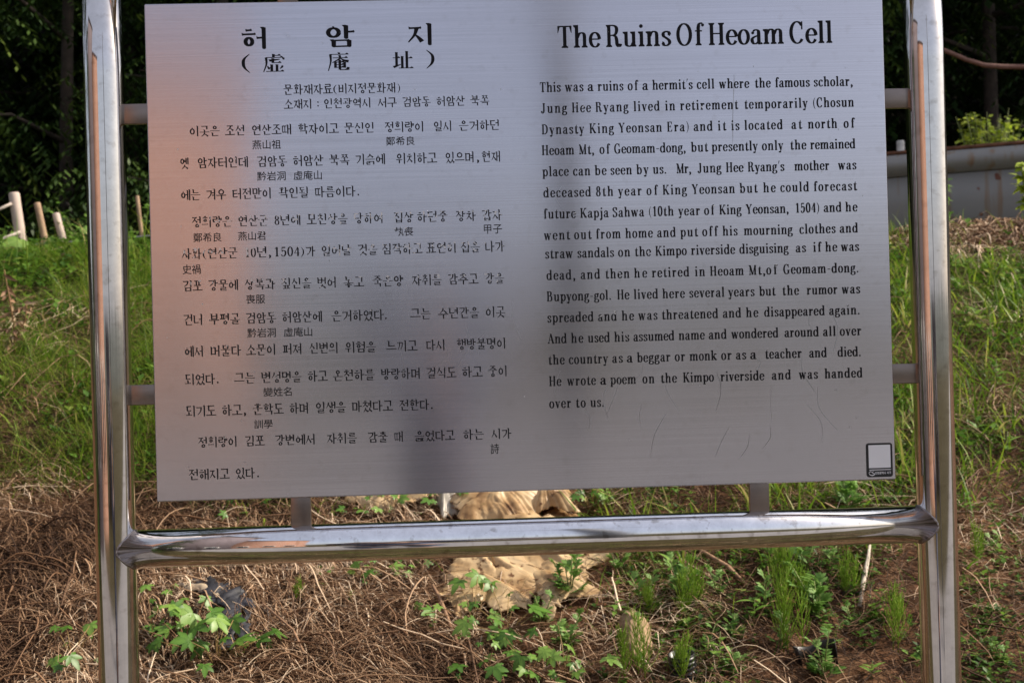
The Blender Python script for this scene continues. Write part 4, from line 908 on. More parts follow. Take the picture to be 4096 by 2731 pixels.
F = (np.arange(n)*10)[:, None, None]+F8[None]
M_crumb = tinted('soil_crumbs_red', [(0.0, (0.06, 0.028, 0.015)), (0.6, (0.18, 0.09, 0.045)), (1.0, (0.33, 0.20, 0.11))], 0.95, spec=0.1)
tag(mk('soil_crumbs', V.reshape(-1, 3), F.reshape(-1, 3), M_crumb, attrs={'tint': np.repeat(R.uniform(0, 1, n), 10)}), 'crumbs and clods of reddish soil on the bare right side of the bank', 'soil', kind='stuff')

# ------------------------------------------------------------------ plants
M_leaf = tinted('leaf_green', [(0.0, (0.045, 0.115, 0.014)), (0.5, (0.11, 0.24, 0.03)), (1.0, (0.23, 0.38, 0.07))], 0.42, spec=0.45, trans=0.38, noise=(70, 0.25))
M_leafy = tinted('leaf_yellow_green', [(0.0, (0.16, 0.25, 0.02)), (0.5, (0.33, 0.44, 0.035)), (1.0, (0.50, 0.56, 0.08))], 0.5, spec=0.3, trans=0.4)
M_mug = tinted('leaf_mugwort', [(0.0, (0.055, 0.13, 0.022)), (0.5, (0.12, 0.25, 0.045)), (1.0, (0.24, 0.38, 0.10))], 0.55, spec=0.3, trans=0.36)
M_stemg = tinted('stem_green', [(0.0, (0.10, 0.12, 0.03)), (1.0, (0.22, 0.26, 0.08))], 0.6)
M_stemr = tinted('stem_red', [(0.0, (0.16, 0.07, 0.035)), (1.0, (0.24, 0.16, 0.06))], 0.6)
M_hors = tinted('horsetail_green', [(0.0, (0.13, 0.25, 0.02)), (0.6, (0.26, 0.42, 0.04)), (1.0, (0.40, 0.54, 0.08))], 0.5, spec=0.3, trans=0.35)
M_dry = tinted('dry_leaf', [(0.0, (0.10, 0.05, 0.028)), (0.6, (0.26, 0.15, 0.085)), (1.0, (0.45, 0.32, 0.2))], 0.7)

class LB:
    """collects leaves: triangles fans with a folded midrib"""
    def __init__(s): s.V = []; s.F = []; s.T = []
    def add(s, V, F, t):
        n = len(s.V); s.V += [tuple(v) for v in V]; s.F += [tuple(i+n for i in f) for f in F]; s.T += list(t) if hasattr(t, '__len__') else [t]*len(V)
    def lobe(s, o, dirv, nrm, L, w, t, fold=0.18, droop=0.25, shape=(0.12, 0.62, 1.0, 0.62, 0.0), teeth=0):
        o = Vector(o); d = Vector(dirv).normalized(); nn = Vector(nrm).normalized(); sd = d.cross(nn).normalized(); nn = sd.cross(d)
        k = len(shape); V = []; F = []
        for i, sh in enumerate(shape):
            q = i/(k-1); c = o+d*L*q - nn*droop*L*q*q
            ww = w*0.5*sh
            if teeth and 0 < i < k-1: ww *= 1+teeth*(0.5 if i % 2 else -0.5)
            V += [c-sd*ww+nn*fold*ww, c, c+sd*ww+nn*fold*ww]
        for i in range(k-1):
            a = i*3; F += [(a, a+1, a+4, a+3), (a+1, a+2, a+5, a+4)]
        tl = [min(1, max(0, t+(.16 if i % 3 == 1 else -.03))) for i in range(len(V))] if not hasattr(t, '__len__') else t
        s.add(V, F, tl)
    def build(s, name, mat, parent):
        return mk(name, s.V, s.F, mat, parent, smooth=True, attrs={'tint': s.T})

def frame(n):
    n = Vector(n).normalized(); a = Vector((0, 0, 1)) if abs(n.z) < 0.9 else Vector((1, 0, 0))
    e = (a-n*a.dot(n)).normalized(); return e, n.cross(e)
def palm_leaf(lb, o, yaw_, size, nrm, R_, t, lobes=5):
    nrm = Vector(nrm).normalized()
    f_ = Vector((math.cos(yaw_), math.sin(yaw_), 0)); f_ = (f_-nrm*f_.dot(nrm)).normalized(); sd = nrm.cross(f_)
    for k in range(lobes):
        a = math.radians((k-(lobes-1)/2)*(52 if lobes == 5 else 40)+R_.uniform(-5, 5))
        l = size*(1.0-0.18*abs(k-(lobes-1)/2))*R_.uniform(.9, 1.1)
        d = f_*math.cos(a)+sd*math.sin(a)
        lb.lobe(Vector(o)-f_*size*0.05, d, nrm, l*0.62, l*0.27, min(1, max(0, t+R_.uniform(-.12, .12))), fold=0.12, droop=R_.uniform(.05, .3), shape=(0.35, 0.62, 0.92, 1.0, 0.86, 0.55, 0.0), teeth=0.16)
def hop_plant(x, y, s, label, seed):
    R_ = random.Random(seed); z = float(gz(x, y))
    root = thing('hop_vine', label, 'plant', (x, y, z), 0, 'young hop vines on the straw')
    lb = LB(); st = MB(); T = []
    n = max(4, int(9*s+R_.random()*3))
    for k in range(n):
        a = 2*math.pi*k/n+R_.uniform(-.5, .5); r = s*R_.uniform(.01, .11); h = s*R_.uniform(.035, .10)
        o = Vector((r*math.cos(a), r*math.sin(a), h+0.41*r*math.sin(a)))
        st.tube([(0, 0, -0.005), (o.x*.4, o.y*.4, o.z*.65), tuple(o)], [.0016, .0014, .001], 5)
        nrm = Vector((R_.uniform(-.6, .7), -0.35+R_.uniform(-.5, .4), 0.8))
        palm_leaf(lb, o, -math.pi/2+math.cos(a)*1.3+R_.uniform(-.7, .7), s*(R_.uniform(.022, .045) if k % 2 else R_.uniform(.045, .072)), nrm, R_, R_.uniform(.1, .95))
    lb.build('foliage', M_leaf, root)
    st.build('stem', M_stemr, root, True, attrs={'tint': [R_.random()]*st.n})
def mugwort(x, y, s, label, seed):
    R_ = random.Random(seed); z = float(gz(x, y))
    root = thing('mugwort', label, 'plant', (x, y, z), 0, 'mugwort plants on the bank')
    lb = LB(); st = MB()
    ns = max(2, int(2.6*s+R_.random()))
    for b_ in range(ns):
        a0 = R_.uniform(0, 6.28); h = s*R_.uniform(.05, .12); lean = R_.uniform(.1, .55)
        tip = Vector((math.cos(a0)*lean*h, math.sin(a0)*lean*h, h))
        st.tube([(0, 0, -0.005), tuple(tip*.5+Vector((0, 0, h*.08))), tuple(tip)], [.0024, .002, .0013], 5)
        nl = R_.randint(6, 9)
        for k in range(nl):
            q = (k+.6)/nl; o = tip*q; a = a0+k*2.4+R_.uniform(-.4, .4)
            el = R_.uniform(.15, .75)+.5*q
            d = Vector((math.cos(a)*math.cos(el), math.sin(a)*math.cos(el), math.sin(el)))
            L = s*R_.uniform(.035, .062)*(1-.35*q); t = min(1, max(0, R_.uniform(.2, .7)+.25*q))
            nrm = Vector((0, 0, 1))-d*d.z
            lb.lobe(o, d, nrm, L, L*.30, t, .15, .15, (0.2, .5, .9, 1., .5, 0.0))
            sd = d.cross(nrm).normalized()
            for sgn in (-1, 1):
                for q2, l2 in ((.35, .52), (.62, .40)):
                    lb.lobe(o+d*L*q2, d*.75+sd*sgn*.75, nrm, L*l2, L*.20, t, .1, .2, (.5, 1., .9, 0.0))
    lb.build('foliage', M_mug, root)
    st.build('stem', M_stemg, root, True, attrs={'tint': [R_.random()]*st.n})
def horsetail(x, y, s, label, seed):
    R_ = random.Random(seed); z = float(gz(x, y))
    root = thing('horsetail', label, 'plant', (x, y, z), 0, 'horsetail stalks on the bank')
    br = MB(); st = MB(); tb = []
    for q_ in range(R_.randint(2, 4)):
        h = s*R_.uniform(.10, .17); bx = R_.uniform(-.02, .02)*s; by = R_.uniform(-.02, .02)*s; lx = R_.uniform(-.12, .12)*h; ly = R_.uniform(-.12, .12)*h
        P = lambda q: Vector((bx+lx*q*q, by+ly*q*q, h*q))
        st.tube([tuple(P(q)) for q in (0, .35, .7, 1)], [.0016, .0015, .0011, .0006], 5)
        for w_ in range(7):
            q = .16+.80*w_/7; o = P(q); n = R_.randint(4, 6)
            for k in range(n):
                a = 2*math.pi*k/n+w_*.4; L = h*R_.uniform(.26, .50)*(1.12-q*.70); sp = R_.uniform(.28, .62)
                o2 = o+Vector((math.cos(a)*L*sp*.7, math.sin(a)*L*sp*.7, L*.55)); o3 = o+Vector((math.cos(a)*L*sp, math.sin(a)*L*sp, L*1.05))
                br.tube([tuple(o), tuple(o2), tuple(o3)], [.0009, .0009, .0006], 3, caps=False)
                tb += [R_.uniform(.15, 1)]*9
    br.build('branches', M_hors, root, True, attrs={'tint': tb})
    st.build('stem', M_hors, root, True, attrs={'tint': [R_.uniform(.2, .7)]*st.n})
def seedling(x, y, s, label, seed, mat=None, kind='leafy_weed'):
    R_ = random.Random(seed); z = float(gz(x, y))
    root = thing(kind, label, 'plant', (x, y, z), 0, 'leafy weeds on the bank')
    lb = LB(); st = MB(); h = s*R_.uniform(.08, .13)
    tip = Vector((R_.uniform(-.15, .15)*h, R_.uniform(-.15, .1)*h, h))
    st.tube([(0, 0, -.005), tuple(tip*.5), tuple(tip)], [.0022, .0019, .0012], 6)
    for k in range(R_.randint(6, 9)):
        q = .35+.65*k/8; a = k*2.2+R_.uniform(-.3, .3); el = R_.uniform(.1, .8)
        d = Vector((math.cos(a)*math.cos(el), math.sin(a)*math.cos(el), math.sin(el))); L = s*R_.uniform(.04, .07)
        lb.lobe(tip*min(q, 1), d, Vector((0, 0, 1))-d*d.z, L, L*.34, R_.uniform(.3, 1), .2, .35, (.1, .6, .95, 1., .8, .45, 0.0))
    lb.build('foliage', mat or M_leaf, root)
    st.build('stem', M_stemg, root, True, attrs={'tint': [R_.random()]*st.n})

for i, (x, y, s, lab) in enumerate([
    (-0.988, 1.417, 1.15, 'five-lobed hop vine beside the foot of the left post'),
    (-0.886, 1.35, 1.4, 'large-leaved hop vine in the straw right of the left post'),
    (-0.789, 1.301, 1.5, 'biggest hop vine sprig in the lower left corner opening of the frame'),
    (-0.725, 1.333, 0.6, 'small hop vine sprig just below the torn black film'),
    (-1.001, 1.57, 0.6, 'small hop vine sprig left of the torn black film'),
    (-0.997, 1.502, 0.5, 'tiny hop vine shoot in front of the torn black film'),
    (-1.176, 1.312, 1.0, 'hop vine at the bottom edge left of the left post'),
    (-0.428, 1.693, 0.9, 'hop vine on the straw left of the tan plastic sheet'),
    (-0.377, 1.749, 0.8, 'hop vine at the left edge of the tan plastic sheet under the rail'),
    (-0.546, 1.701, 0.7, 'hop vine spreading on bare straw farthest left of the tan sheet under the rail'),
    (-0.103, 1.463, 1.2, 'broad hop vine leaves in front of the tan plastic sheet, left'),
    (-0.013, 1.412, 1.3, 'broad hop vine leaves in front of the tan plastic sheet, right'),
    (-0.071, 1.26, 1.0, 'hop vine at the bottom edge right of the long bare stick'),
    (0.038, 1.248, 1.1, 'middle hop vine of three at the bottom edge below the tan sheet'),
    (0.136, 1.249, 1.1, 'rightmost hop vine of the three at the bottom edge below the tan sheet'),
    (-0.238, 1.489, 0.6, 'small hop sprig between the bare stick and the tan sheet'),
    (-0.881, 2.099, 0.9, 'hop vine above the rail near its left end'),
    (-0.44, 2.075, 0.9, 'hop vine above the rail beside the left bottom bracket'),
    (-0.36, 2.056, 0.8, 'hop vine above the rail among the tan plastic scraps'),
    (-0.217, 2.048, 0.9, 'hop vine above the rail at the tan sheet edge'),
    (0.005, 2.037, 0.7, 'small hop sprig growing over the tan sheet above the rail'),
    (0.292, 2.033, 0.9, 'hop vine above the rail right of the tan sheet'),
    (-0.31, 1.719, 0.8, 'low hop sprig on the straw left of the crumpled tan sheet'),
]): hop_plant(x, y, s, lab, 327+i)
for i, (x, y, s, lab) in enumerate([
    (0.175, 1.546, 1.3, 'mugwort growing through the tan plastic sheet'),
    (0.088, 1.472, 0.8, 'low mugwort in front of the tan sheet'),
    (0.146, 1.357, 1.0, 'mugwort between the tan sheet and the curled dead leaf'),
    (0.388, 1.535, 1.0, 'mugwort tuft right of the tan sheet'),
    (0.338, 1.402, 0.7, 'mugwort on the earth clod above the tall horsetail'),
    (0.503, 1.539, 1.2, 'mugwort at the foot of the tall horsetail under the rail'),
    (0.614, 1.583, 0.9, 'mugwort right of the tall horsetail under the rail'),
    (0.722, 1.476, 1.0, 'mugwort tuft above the black corrugated pipe'),
    (0.87, 1.449, 1.5, 'largest mugwort clump left of the right post'),
    (0.961, 1.424, 0.8, 'mugwort tuft beside the foot of the right post'),
    (0.891, 1.654, 1.2, 'dense mugwort under the rail near the right post'),
    (0.969, 1.672, 1.0, 'mugwort just under the rail left of the right post'),
    (1.126, 1.972, 1.5, 'bright mugwort above the rail left of the right post'),
    (0.616, 1.369, 0.9, 'small mugwort between pipe and pot, upper'),
    (0.726, 1.326, 1.0, 'mugwort between the pipe and the black pot'),
    (0.521, 1.319, 0.8, 'small mugwort beside the black pipe'),
    (0.813, 1.217, 1.2, 'mugwort in front of the black plastic pot'),
    (0.799, 1.703, 0.9, 'mugwort tuft under the middle right of the rail'),
    (0.331, 1.672, 0.9, 'small mugwort beside the tan sheet corner'),
    (0.5, 1.741, 0.8, 'small mugwort just under the rail right of the sheet'),
    (1.121, 1.707, 0.6, 'tiny mugwort by the white root'),
    (1.3, 1.937, 0.6, 'small mugwort left of the right post below the plate corner'),
    (1.525, 1.8, 0.7, 'mugwort right of the right post on bare soil'),
    (1.229, 1.412, 0.6, 'small mugwort at the foot of the right post'),
    (1.31, 1.261, 0.7, 'mugwort in the lower right corner'),
    (0.584, 1.231, 0.8, 'mugwort at the bottom edge right of the black pipe'),
]): mugwort(x, y, s, lab, 329+i)
for i, (x, y, s, lab) in enumerate([
    (0.5, 1.489, 1.3, 'tall bushy horsetail under the middle of the rail'),
    (0.538, 1.526, 1.0, 'second horsetail stalk beside the tall bushy one'),
    (0.308, 1.234, 1.4, 'tall horsetail at the bottom edge below the clod'),
    (0.344, 1.242, 1.2, 'horsetail at the bottom edge left of the black pipe'),
    (0.761, 1.325, 1.5, 'tall horsetail between the pipe and the pot'),
    (0.838, 1.51, 0.8, 'short horsetail under the rail by the big mugwort'),
    (0.788, 1.514, 1.2, 'horsetail beside the largest mugwort clump'),
    (1.038, 1.328, 1.0, 'horsetail left of the right post foot'),
    (1.089, 1.418, 0.8, 'short horsetail against the right post'),
    (0.433, 1.225, 0.9, 'low horsetail in front of the black pipe'),
    (0.407, 1.494, 0.8, 'horsetail near the earth clod'),
    (0.987, 1.543, 0.9, 'thin horsetail by the white root'),
    (1.455, 1.734, 0.8, 'horsetail right of the right post on red soil'),
    (1.266, 1.632, 0.7, 'short horsetail just right of the right post'),
    (-0.607, 1.589, 0.6, 'small horsetail shoot on the bare straw'),
]): horsetail(x, y, s, lab, 545+i)
for i, (x, y, s, lab) in enumerate([
    (0.481, 1.634, 0.8, 'leafy weed right of the tan sheet under the rail'),
    (0.303, 1.462, 0.8, 'leafy weed left of the earth clod'),
    (1.102, 1.731, 0.9, 'leafy weed beneath the rail by the right post'),
    (0.938, 1.211, 0.7, 'leafy weed right of the black pot at the bottom edge'),
    (2.003, 2.839, 1.3, 'tall leafy weed in the grass right of the right post'),
    (2.193, 3.44, 1.2, 'leafy weed high on the green bank at right'),
    (1.946, 3.175, 1.0, 'leafy weed close to the right post in the grass'),
    (1.821, 2.359, 1.0, 'leafy weed at the right edge halfway down'),
    (1.516, 1.976, 0.9, 'leafy weed right of the post below the grass'),
    (1.407, 2.145, 0.8, 'leafy weed between plate corner and right post'),
    (1.977, 3.767, 1.2, 'upright weed between the plate and the right post'),
    (0.35, 2.041, 0.9, 'leafy weed above the rail right of the tan sheet'),
    (0.589, 2.082, 0.9, 'second leafy weed above the rail in the grass'),
    (-0.455, 1.58, 0.5, 'tiny weed seedling on the straw'),
    (0.539, 1.232, 0.9, 'leafy weed above the black pipe mouth'),
    (0.677, 1.421, 0.8, 'leafy weed between two mugworts'),
    (2.367, 4.154, 1.2, 'leafy weed below the straw heap'),
    (2.578, 4.075, 1.1, 'leafy weed at the right edge below the straw heap'),
]): seedling(x, y, s, lab, 417+i)

# ------------------------------------------------------------------ litter on the bank
def facet(x, y, seed):
    """piecewise flat noise: random heights on a triangle lattice, joined by flat facets with sharp folds"""
    k = (x+y)*0.36602540378; u = x+k; v = y+k
    i = np.floor(u).astype(np.int64); j = np.floor(v).astype(np.int64); fu = u-i; fv = v-j
    def h(a, b):
        n = (a*374761393 + b*668265263 + seed*974634777) & 0x7fffffff
        n = ((n ^ (n >> 13))*1274126177) & 0x7fffffff
        return ((n ^ (n >> 16)) & 0xffffff)/float(0xffffff)-0.5
    lo = fu >= fv
    h0 = h(i, j); h1 = np.where(lo, h(i+1, j), h(i, j+1)); h2 = h(i+1, j+1)
    a_ = np.where(lo, fu, fv); b_ = np.where(lo, fv, fu)
    return h0*(1-a_)+h1*(a_-b_)+h2*b_
def crumple(name, cx, cy, rx, ry, amp, mat, parent=None, seed=1, nu=90, cell=0.06, mound=0.03, edge=0.25, rot=0.0, label=None, cat=None, lift=0.01, stretch=1.6, fdir=0.6):
    u = np.linspace(-1.35, 1.35, nu); U, Vv = np.meshgrid(u, u)
    lx = U*rx; ly = Vv*ry
    cf, sf = math.cos(fdir), math.sin(fdir)
    q = lx+0.35*cell*2*fbm(lx/cell*.8+seed, ly/cell*.8, seed, 2); r_ = ly+0.35*cell*2*fbm(lx/cell*.8-seed, ly/cell*.8+9, seed+3, 2)
    a_ = (q*cf+r_*sf)/cell; b_ = (-q*sf+r_*cf)/(cell*stretch)
    h = facet(a_, b_, seed)+0.36*facet(a_*2.1+7, b_*1.9, seed+1)+0.15*facet(a_*4.3, b_*4.6+3, seed+2)+0.05*facet(a_*9.1, b_*8.6+3, seed+4)
    h2x = facet(a_*.9+31, b_*.9, seed+5); h2y = facet(a_*.9-17, b_*.9+4, seed+6)
    r = np.sqrt(U**2+Vv**2); ang = np.arctan2(Vv, U)
    lim = 1.0+edge*2*fbm(np.cos(ang)*2.2+3, np.sin(ang)*2.2+seed, seed+9, 4)
    hh = amp*2.2*(h+0.45) + mound*np.clip(1-(r/lim)**2, 0, 1)
    lx = lx+h2x*cell*.9; ly = ly+h2y*cell*.9
    cr, sr = math.cos(rot), math.sin(rot)
    x = cx+lx*cr-ly*sr; y = cy+lx*sr+ly*cr
    z = gz(x, y)+lift+np.maximum(hh, -lift*.5)
    V = np.stack([x, y, z], -1).reshape(-1, 3)
    ii = np.arange(nu*nu).reshape(nu, nu)
    F = np.stack([ii[:-1, :-1], ii[:-1, 1:], ii[1:, 1:], ii[1:, :-1]], -1)
    ok = r < lim
    F = F[ok[:-1, :-1] & ok[1:, 1:] & ok[1:, :-1] & ok[:-1, 1:]]
    used = np.unique(F); mp_ = -np.ones(len(V), int); mp_[used] = np.arange(len(used)); V = V[used]; F = mp_[F]
    o = mk(name, V, F, mat, parent, smooth=False)
    s = o.modifiers.new('thickness', 'SOLIDIFY'); s.thickness = 0.0010
    if label: tag(o, label, cat)
    return o
mt, nt, p = mat_new('tan_plastic')
tc = N(nt, 'ShaderNodeTexCoord'); nz = N(nt, 'ShaderNodeTexNoise'); nz.inputs['Scale'].default_value = 9; nz.inputs['Detail'].default_value = 8
nt.links.new(tc.outputs['Object'], nz.inputs['Vector'])
r = ramp(nt, [(0.30, (0.16, 0.078, 0.032)), (0.40, (0.45, 0.28, 0.13)), (0.52, (0.64, 0.46, 0.25)), (0.8, (0.72, 0.58, 0.38))]); nt.links.new(nz.outputs['Fac'], r.inputs[0])
n2 = N(nt, 'ShaderNodeTexNoise'); n2.inputs['Scale'].default_value = 45; n2.inputs['Detail'].default_value = 5; nt.links.new(tc.outputs['Object'], n2.inputs['Vector'])
r2_ = ramp(nt, [(0.60, (0, 0, 0)), (0.68, (1, 1, 1))]); nt.links.new(n2.outputs['Fac'], r2_.inputs[0])
mx = N(nt, 'ShaderNodeMixRGB'); mx.inputs[2].default_value = (0.17, 0.08, 0.035, 1); nt.links.new(r2_.outputs[0], mx.inputs[0]); nt.links.new(r.outputs[0], mx.inputs[1])
nt.links.new(mx.outputs[0], p.inputs['Base Color']); p.inputs['Roughness'].default_value = 0.42; p.inputs['Specular IOR Level'].default_value = 0.35
tr = N(nt, 'ShaderNodeBsdfTranslucent'); nt.links.new(mx.outputs[0], tr.inputs[0]); ms = N(nt, 'ShaderNodeMixShader'); ms.inputs[0].default_value = 0.30
nt.links.new(p.outputs[0], ms.inputs[1]); nt.links.new(tr.outputs[0], ms.inputs[2]); nt.links.new(ms.outputs[0], nt.nodes['Material Output'].inputs[0])
M_tan = mt
M_greyp = plain('grey_plastic', (0.30, 0.27, 0.22), 0.45, noise=(14, 0.5))
sheet = thing('plastic_sheet', 'large crumpled tan plastic sheet half buried on the bank behind the rail', 'plastic sheet', (0, 0, 0))
for (px, py, rx, ry, amp, sd, cell, md, lf, fd) in (
    (.04, 1.82, .20, .22, .020, 5, .085, .035, .004, .6), (-.08, 1.66, .13, .15, .016, 8, .07, .030, .014, .9), (.15, 1.62, .085, .13, .015, 12, .06, .020, .012, 1.3),
    (.20, 1.86, .10, .10, .015, 15, .06, .015, .018, .3), (-.01, 2.04, .16, .13, .023, 19, .075, .075, .016, 1.7), (.16, 2.05, .09, .10, .021, 27, .065, .06, .016, 2.2)):
    crumple('sheet_fold', px, py, rx, ry, amp, M_tan, sheet, seed=sd, nu=170, cell=cell, mound=md, edge=.6, lift=lf, fdir=fd, stretch=2.0)
crumple('plastic_sheet', -0.36, 2.13, 0.14, 0.09, 0.018, M_tan, seed=23, nu=90, cell=.05, mound=0.04, edge=.45, label='small scrap of tan plastic left of the big sheet, between plate and rail', cat='plastic sheet')
crumple('plastic_sheet', -0.17, 2.09, 0.06, 0.10, 0.016, M_greyp, seed=31, nu=70, cell=.05, mound=0.05, label='dull grey plastic scrap beside the tan sheet above the rail', cat='plastic sheet')
M_blk = plain('black_film', (0.028, 0.028, 0.034), 0.55, noise=(26, 0.85), spec=0.25)
M_cream = plain('pale_film', (0.36, 0.28, 0.19), 0.6, noise=(20, 0.4))
film = thing('plastic_film', 'torn black plastic film half buried in straw near the left post', 'plastic film', (0, 0, 0))
for (px, py, rx, ry, rot, sd) in ((-.87, 1.60, .070, .045, -.75, 41), (-.80, 1.54, .080, .045, -.70, 42), (-.775, 1.46, .075, .030, -1.2, 43), (-.765, 1.38, .075, .022, -1.45, 44), (-.728, 1.41, .070, .018, -1.30, 45)):
    crumple('film_piece', px, py, rx, ry, 0.0075, M_blk, film, seed=sd, nu=80, cell=.045, mound=.004, edge=.7, rot=rot, lift=.045, stretch=2.4)
crumple('pale_piece', -0.885, 1.575, 0.085, 0.016, 0.006, M_cream, film, seed=47, nu=60, cell=.03, mound=.01, edge=.5, rot=-0.62, lift=.045)
# buried black corrugated pipe
pz = float(gz(0.452, 1.253))
prof = []
for k in range(60):
    q = k/59; prof.append((0.0355+0.0022*math.sin(q*2*math.pi*10), -0.06+0.125*q))
V = []; F = []
for r_, z_ in prof+[(0.0325, 0.065), (0.031, 0.0), (0.031, -0.05)]:
    V += [(r_*math.cos(2*math.pi*k/36), r_*math.sin(2*math.pi*k/36), z_) for k in range(36)]
nr = len(prof)+3
for i in range(nr-1): F += [(i*36+k, i*36+(k+1) % 36, (i+1)*36+(k+1) % 36, (i+1)*36+k) for k in range(36)]
o = mk('corrugated_pipe', V, F, plain('black_plastic', (0.020, 0.019, 0.020), 0.38, noise=(40, 0.5)), smooth=True, loc=(0.452, 1.256, pz))
o.rotation_euler = (0.10, -0.12, 0); tag(o, 'short black corrugated plastic pipe end standing in the soil at the bottom edge', 'pipe')
# bent black pot fragment
pz = float(gz(0.82, 1.262)); V = []; F = []
for i in range(22):
    q = i/21; a = math.radians(190+q*200); rr = 0.042+0.006*math.sin(q*9); top = 0.062+0.010*math.sin(q*7+1)
    V += [(rr*1.15*math.cos(a), rr*.8*math.sin(a), -.04), (rr*1.2*math.cos(a), rr*.85*math.sin(a), top*.6), (rr*1.26*math.cos(a)+.004, rr*.9*math.sin(a), top)]
for i in range(21):
    a = i*3; F += [(a, a+3, a+4, a+1), (a+1, a+4, a+5, a+2)]
o = mk('pot_fragment', V, F, plain('pot_plastic', (0.026, 0.022, 0.021), 0.45, noise=(30, 0.6)), smooth=True, loc=(0.822, 1.275, pz))
s_ = o.modifiers.new('thickness', 'SOLIDIFY'); s_.thickness = 0.0025; o.rotation_euler = (-.2, .1, 2.9)
tag(o, 'broken piece of a black plastic pot sticking out of the soil', 'pot')
def stick(name, pts, rad, mat, label, cat):
    t = MB(); t.tube(pts, rad, 8); o = t.build(name, mat, None, True); return tag(o, label, cat)
M_wood = plain('bare_stick', (0.26, 0.15, 0.085), 0.8, noise=(60, 0.4), bump=0.4); M_white = plain('bleached_root', (0.50, 0.42, 0.34), 0.8, noise=(50, 0.35), bump=0.4)
def onb(x, y, h=0.0): return (x, y, float(gz(x, y))+h)
stick('stick', [onb(-.222, 1.62, .05), onb(-.195, 1.53, .05), onb(-.170, 1.43, .045), onb(-.140, 1.34, .03)], [.0045, .005, .0055, .006], M_wood, 'long bare brown stick lying on the straw', 'stick')
stick('root', [onb(1.118, 1.735, .06), onb(1.085, 1.66, .045), onb(1.045, 1.58, .03), onb(1.004, 1.50, .012)], [.003, .0055, .0075, .006], M_white, 'pale bleached root left of the right post', 'root')
stick('stick', [onb(-.70, 1.50, .06), onb(-.60, 1.40, .055), onb(-.56, 1.30, .05)], [.003, .0035, .0035], M_wood, 'thin stick standing in the straw right of the black film', 'stick')
stick('stick', [onb(.56, 1.80, .03), onb(.66, 1.66, .04), onb(.70, 1.60, .02)], [.005, .0075, .006], M_wood, 'short thick brown stalk under the middle of the rail', 'stick')
o = crumple('earth_clod', .345, 1.39, .042, .085, .010, plain('clod_soil', (0.30, 0.20, 0.115), 0.95, noise=(35, 0.4), bump=0.8), seed=52, nu=60, cell=.03, mound=0.06, label='pale dry earth clod tangled with roots', cat='earth clod')
o = crumple('dead_leaf', .047, 1.352, .034, .022, .010, plain('dead_leaf_brown', (0.20, 0.095, 0.045), 0.7, noise=(60, 0.4)), seed=57, nu=40, cell=.025, mound=0.02, lift=.025, label='curled brown dead leaf on the straw below the tan sheet', cat='leaf')
# stalk with shrivelled leaves at the left
root = thing('dried_stalk', 'dried weed stalk hung with shrivelled brown leaves at the left edge', 'plant', onb(-2.07, 3.38))
st = MB(); st.tube([(0, 0, -.02), (.0, 0, .12), (-.02, 0, .26), (-.035, .0, .36)], [.004, .0035, .003, .002], 6); st.tube([(0, 0, .05), (.05, 0, .14), (.06, 0, .22)], [.003, .0025, .0015], 5)
st.build('stem', M_stemr, root, True, attrs={'tint': [.4]*st.n})
lb = LB()
for k in range(34):
    q = random.uniform(.1, 1); br = random.random() < .3
    o_ = Vector((.05*q, 0, .05+.17*q)) if br else Vector((-.035*q, 0, .36*q))
    a = random.uniform(0, 6.28); d = Vector((math.cos(a)*.7, math.sin(a)*.7, random.uniform(-1, .1)))
    lb.lobe(o_, d, Vector((math.sin(a), -math.cos(a), .3)), random.uniform(.025, .05), .018, random.random(), .7, .9)
lb.build('foliage', M_dry, root)
# big round-leaved plants on the left crest
def broad_plant(x, y, w, h, n, size, label, seed):
    R_ = random.Random(seed); z = float(gz(x, y))
    root = thing('butterbur', label, 'plant', (x, y, z), 0, 'broad-leaved plants on the left crest')
    lb = LB(); st = MB()
    for i in range(n):
        o_ = Vector((R_.uniform(-w, w), R_.uniform(-.12, .12), R_.uniform(.15, 1)*h)); sz = size*R_.uniform(.6, 1.15)
        st.tube([(o_.x*.3, 0, -.01), (o_.x*.7, o_.y*.5, o_.z*.6), tuple(o_)], [.004, .0035, .002], 6)
        nrm = Vector((R_.uniform(-.5, .7), R_.uniform(-.9, -.3), R_.uniform(.5, 1.0))).normalized(); e, g_ = frame(nrm)
        rot = R_.uniform(-.9, .9); e, g_ = e*math.cos(rot)+g_*math.sin(rot), g_*math.cos(rot)-e*math.sin(rot)
        m_ = 28; t = R_.uniform(.35, .8); V = [o_]; F = []; T = [t+.2]
        for ri, ring in enumerate((0.35, 0.7, 1.0)):
            for k in range(m_):
                a = 2*math.pi*k/m_; vein = math.cos(7*a)
                rr = sz*ring*(1-.55*math.exp(-((a-math.pi)/.40)**2))*(1+ring*.05*math.sin(9*a+seed))
                V.append(o_+(e*math.cos(a+math.pi)+g_*math.sin(a))*rr-nrm*sz*(.22*ring**2+.05*math.cos(2*a+seed)*ring-.022*vein*ring)); T.append(min(1, max(0, t+.13*vein-.06*ri)))
        for k in range(m_):
            k2 = (k+1) % m_; F.append((0, 1+k, 1+k2)); F.append((1+k, 1+m_+k, 1+m_+k2, 1+k2)); F.append((1+m_+k, 1+2*m_+k, 1+2*m_+k2, 1+m_+k2))
        lb.add(V, F, T)
    lb.build('foliage', M_broad, root); st.build('stem', M_stemg, root, True, attrs={'tint': [.5]*st.n})
M_broad = tinted('leaf_felted', [(0.0, (0.07, 0.15, 0.025)), (0.5, (0.13, 0.235, 0.045)), (1.0, (0.22, 0.33, 0.09))], 0.65, spec=0.2, trans=0.3, noise=(40, 0.3))
broad_plant(-2.80, 5.32, .24, .11, 13, .055, 'big round-leaved plant on the left crest below the white post', 3)
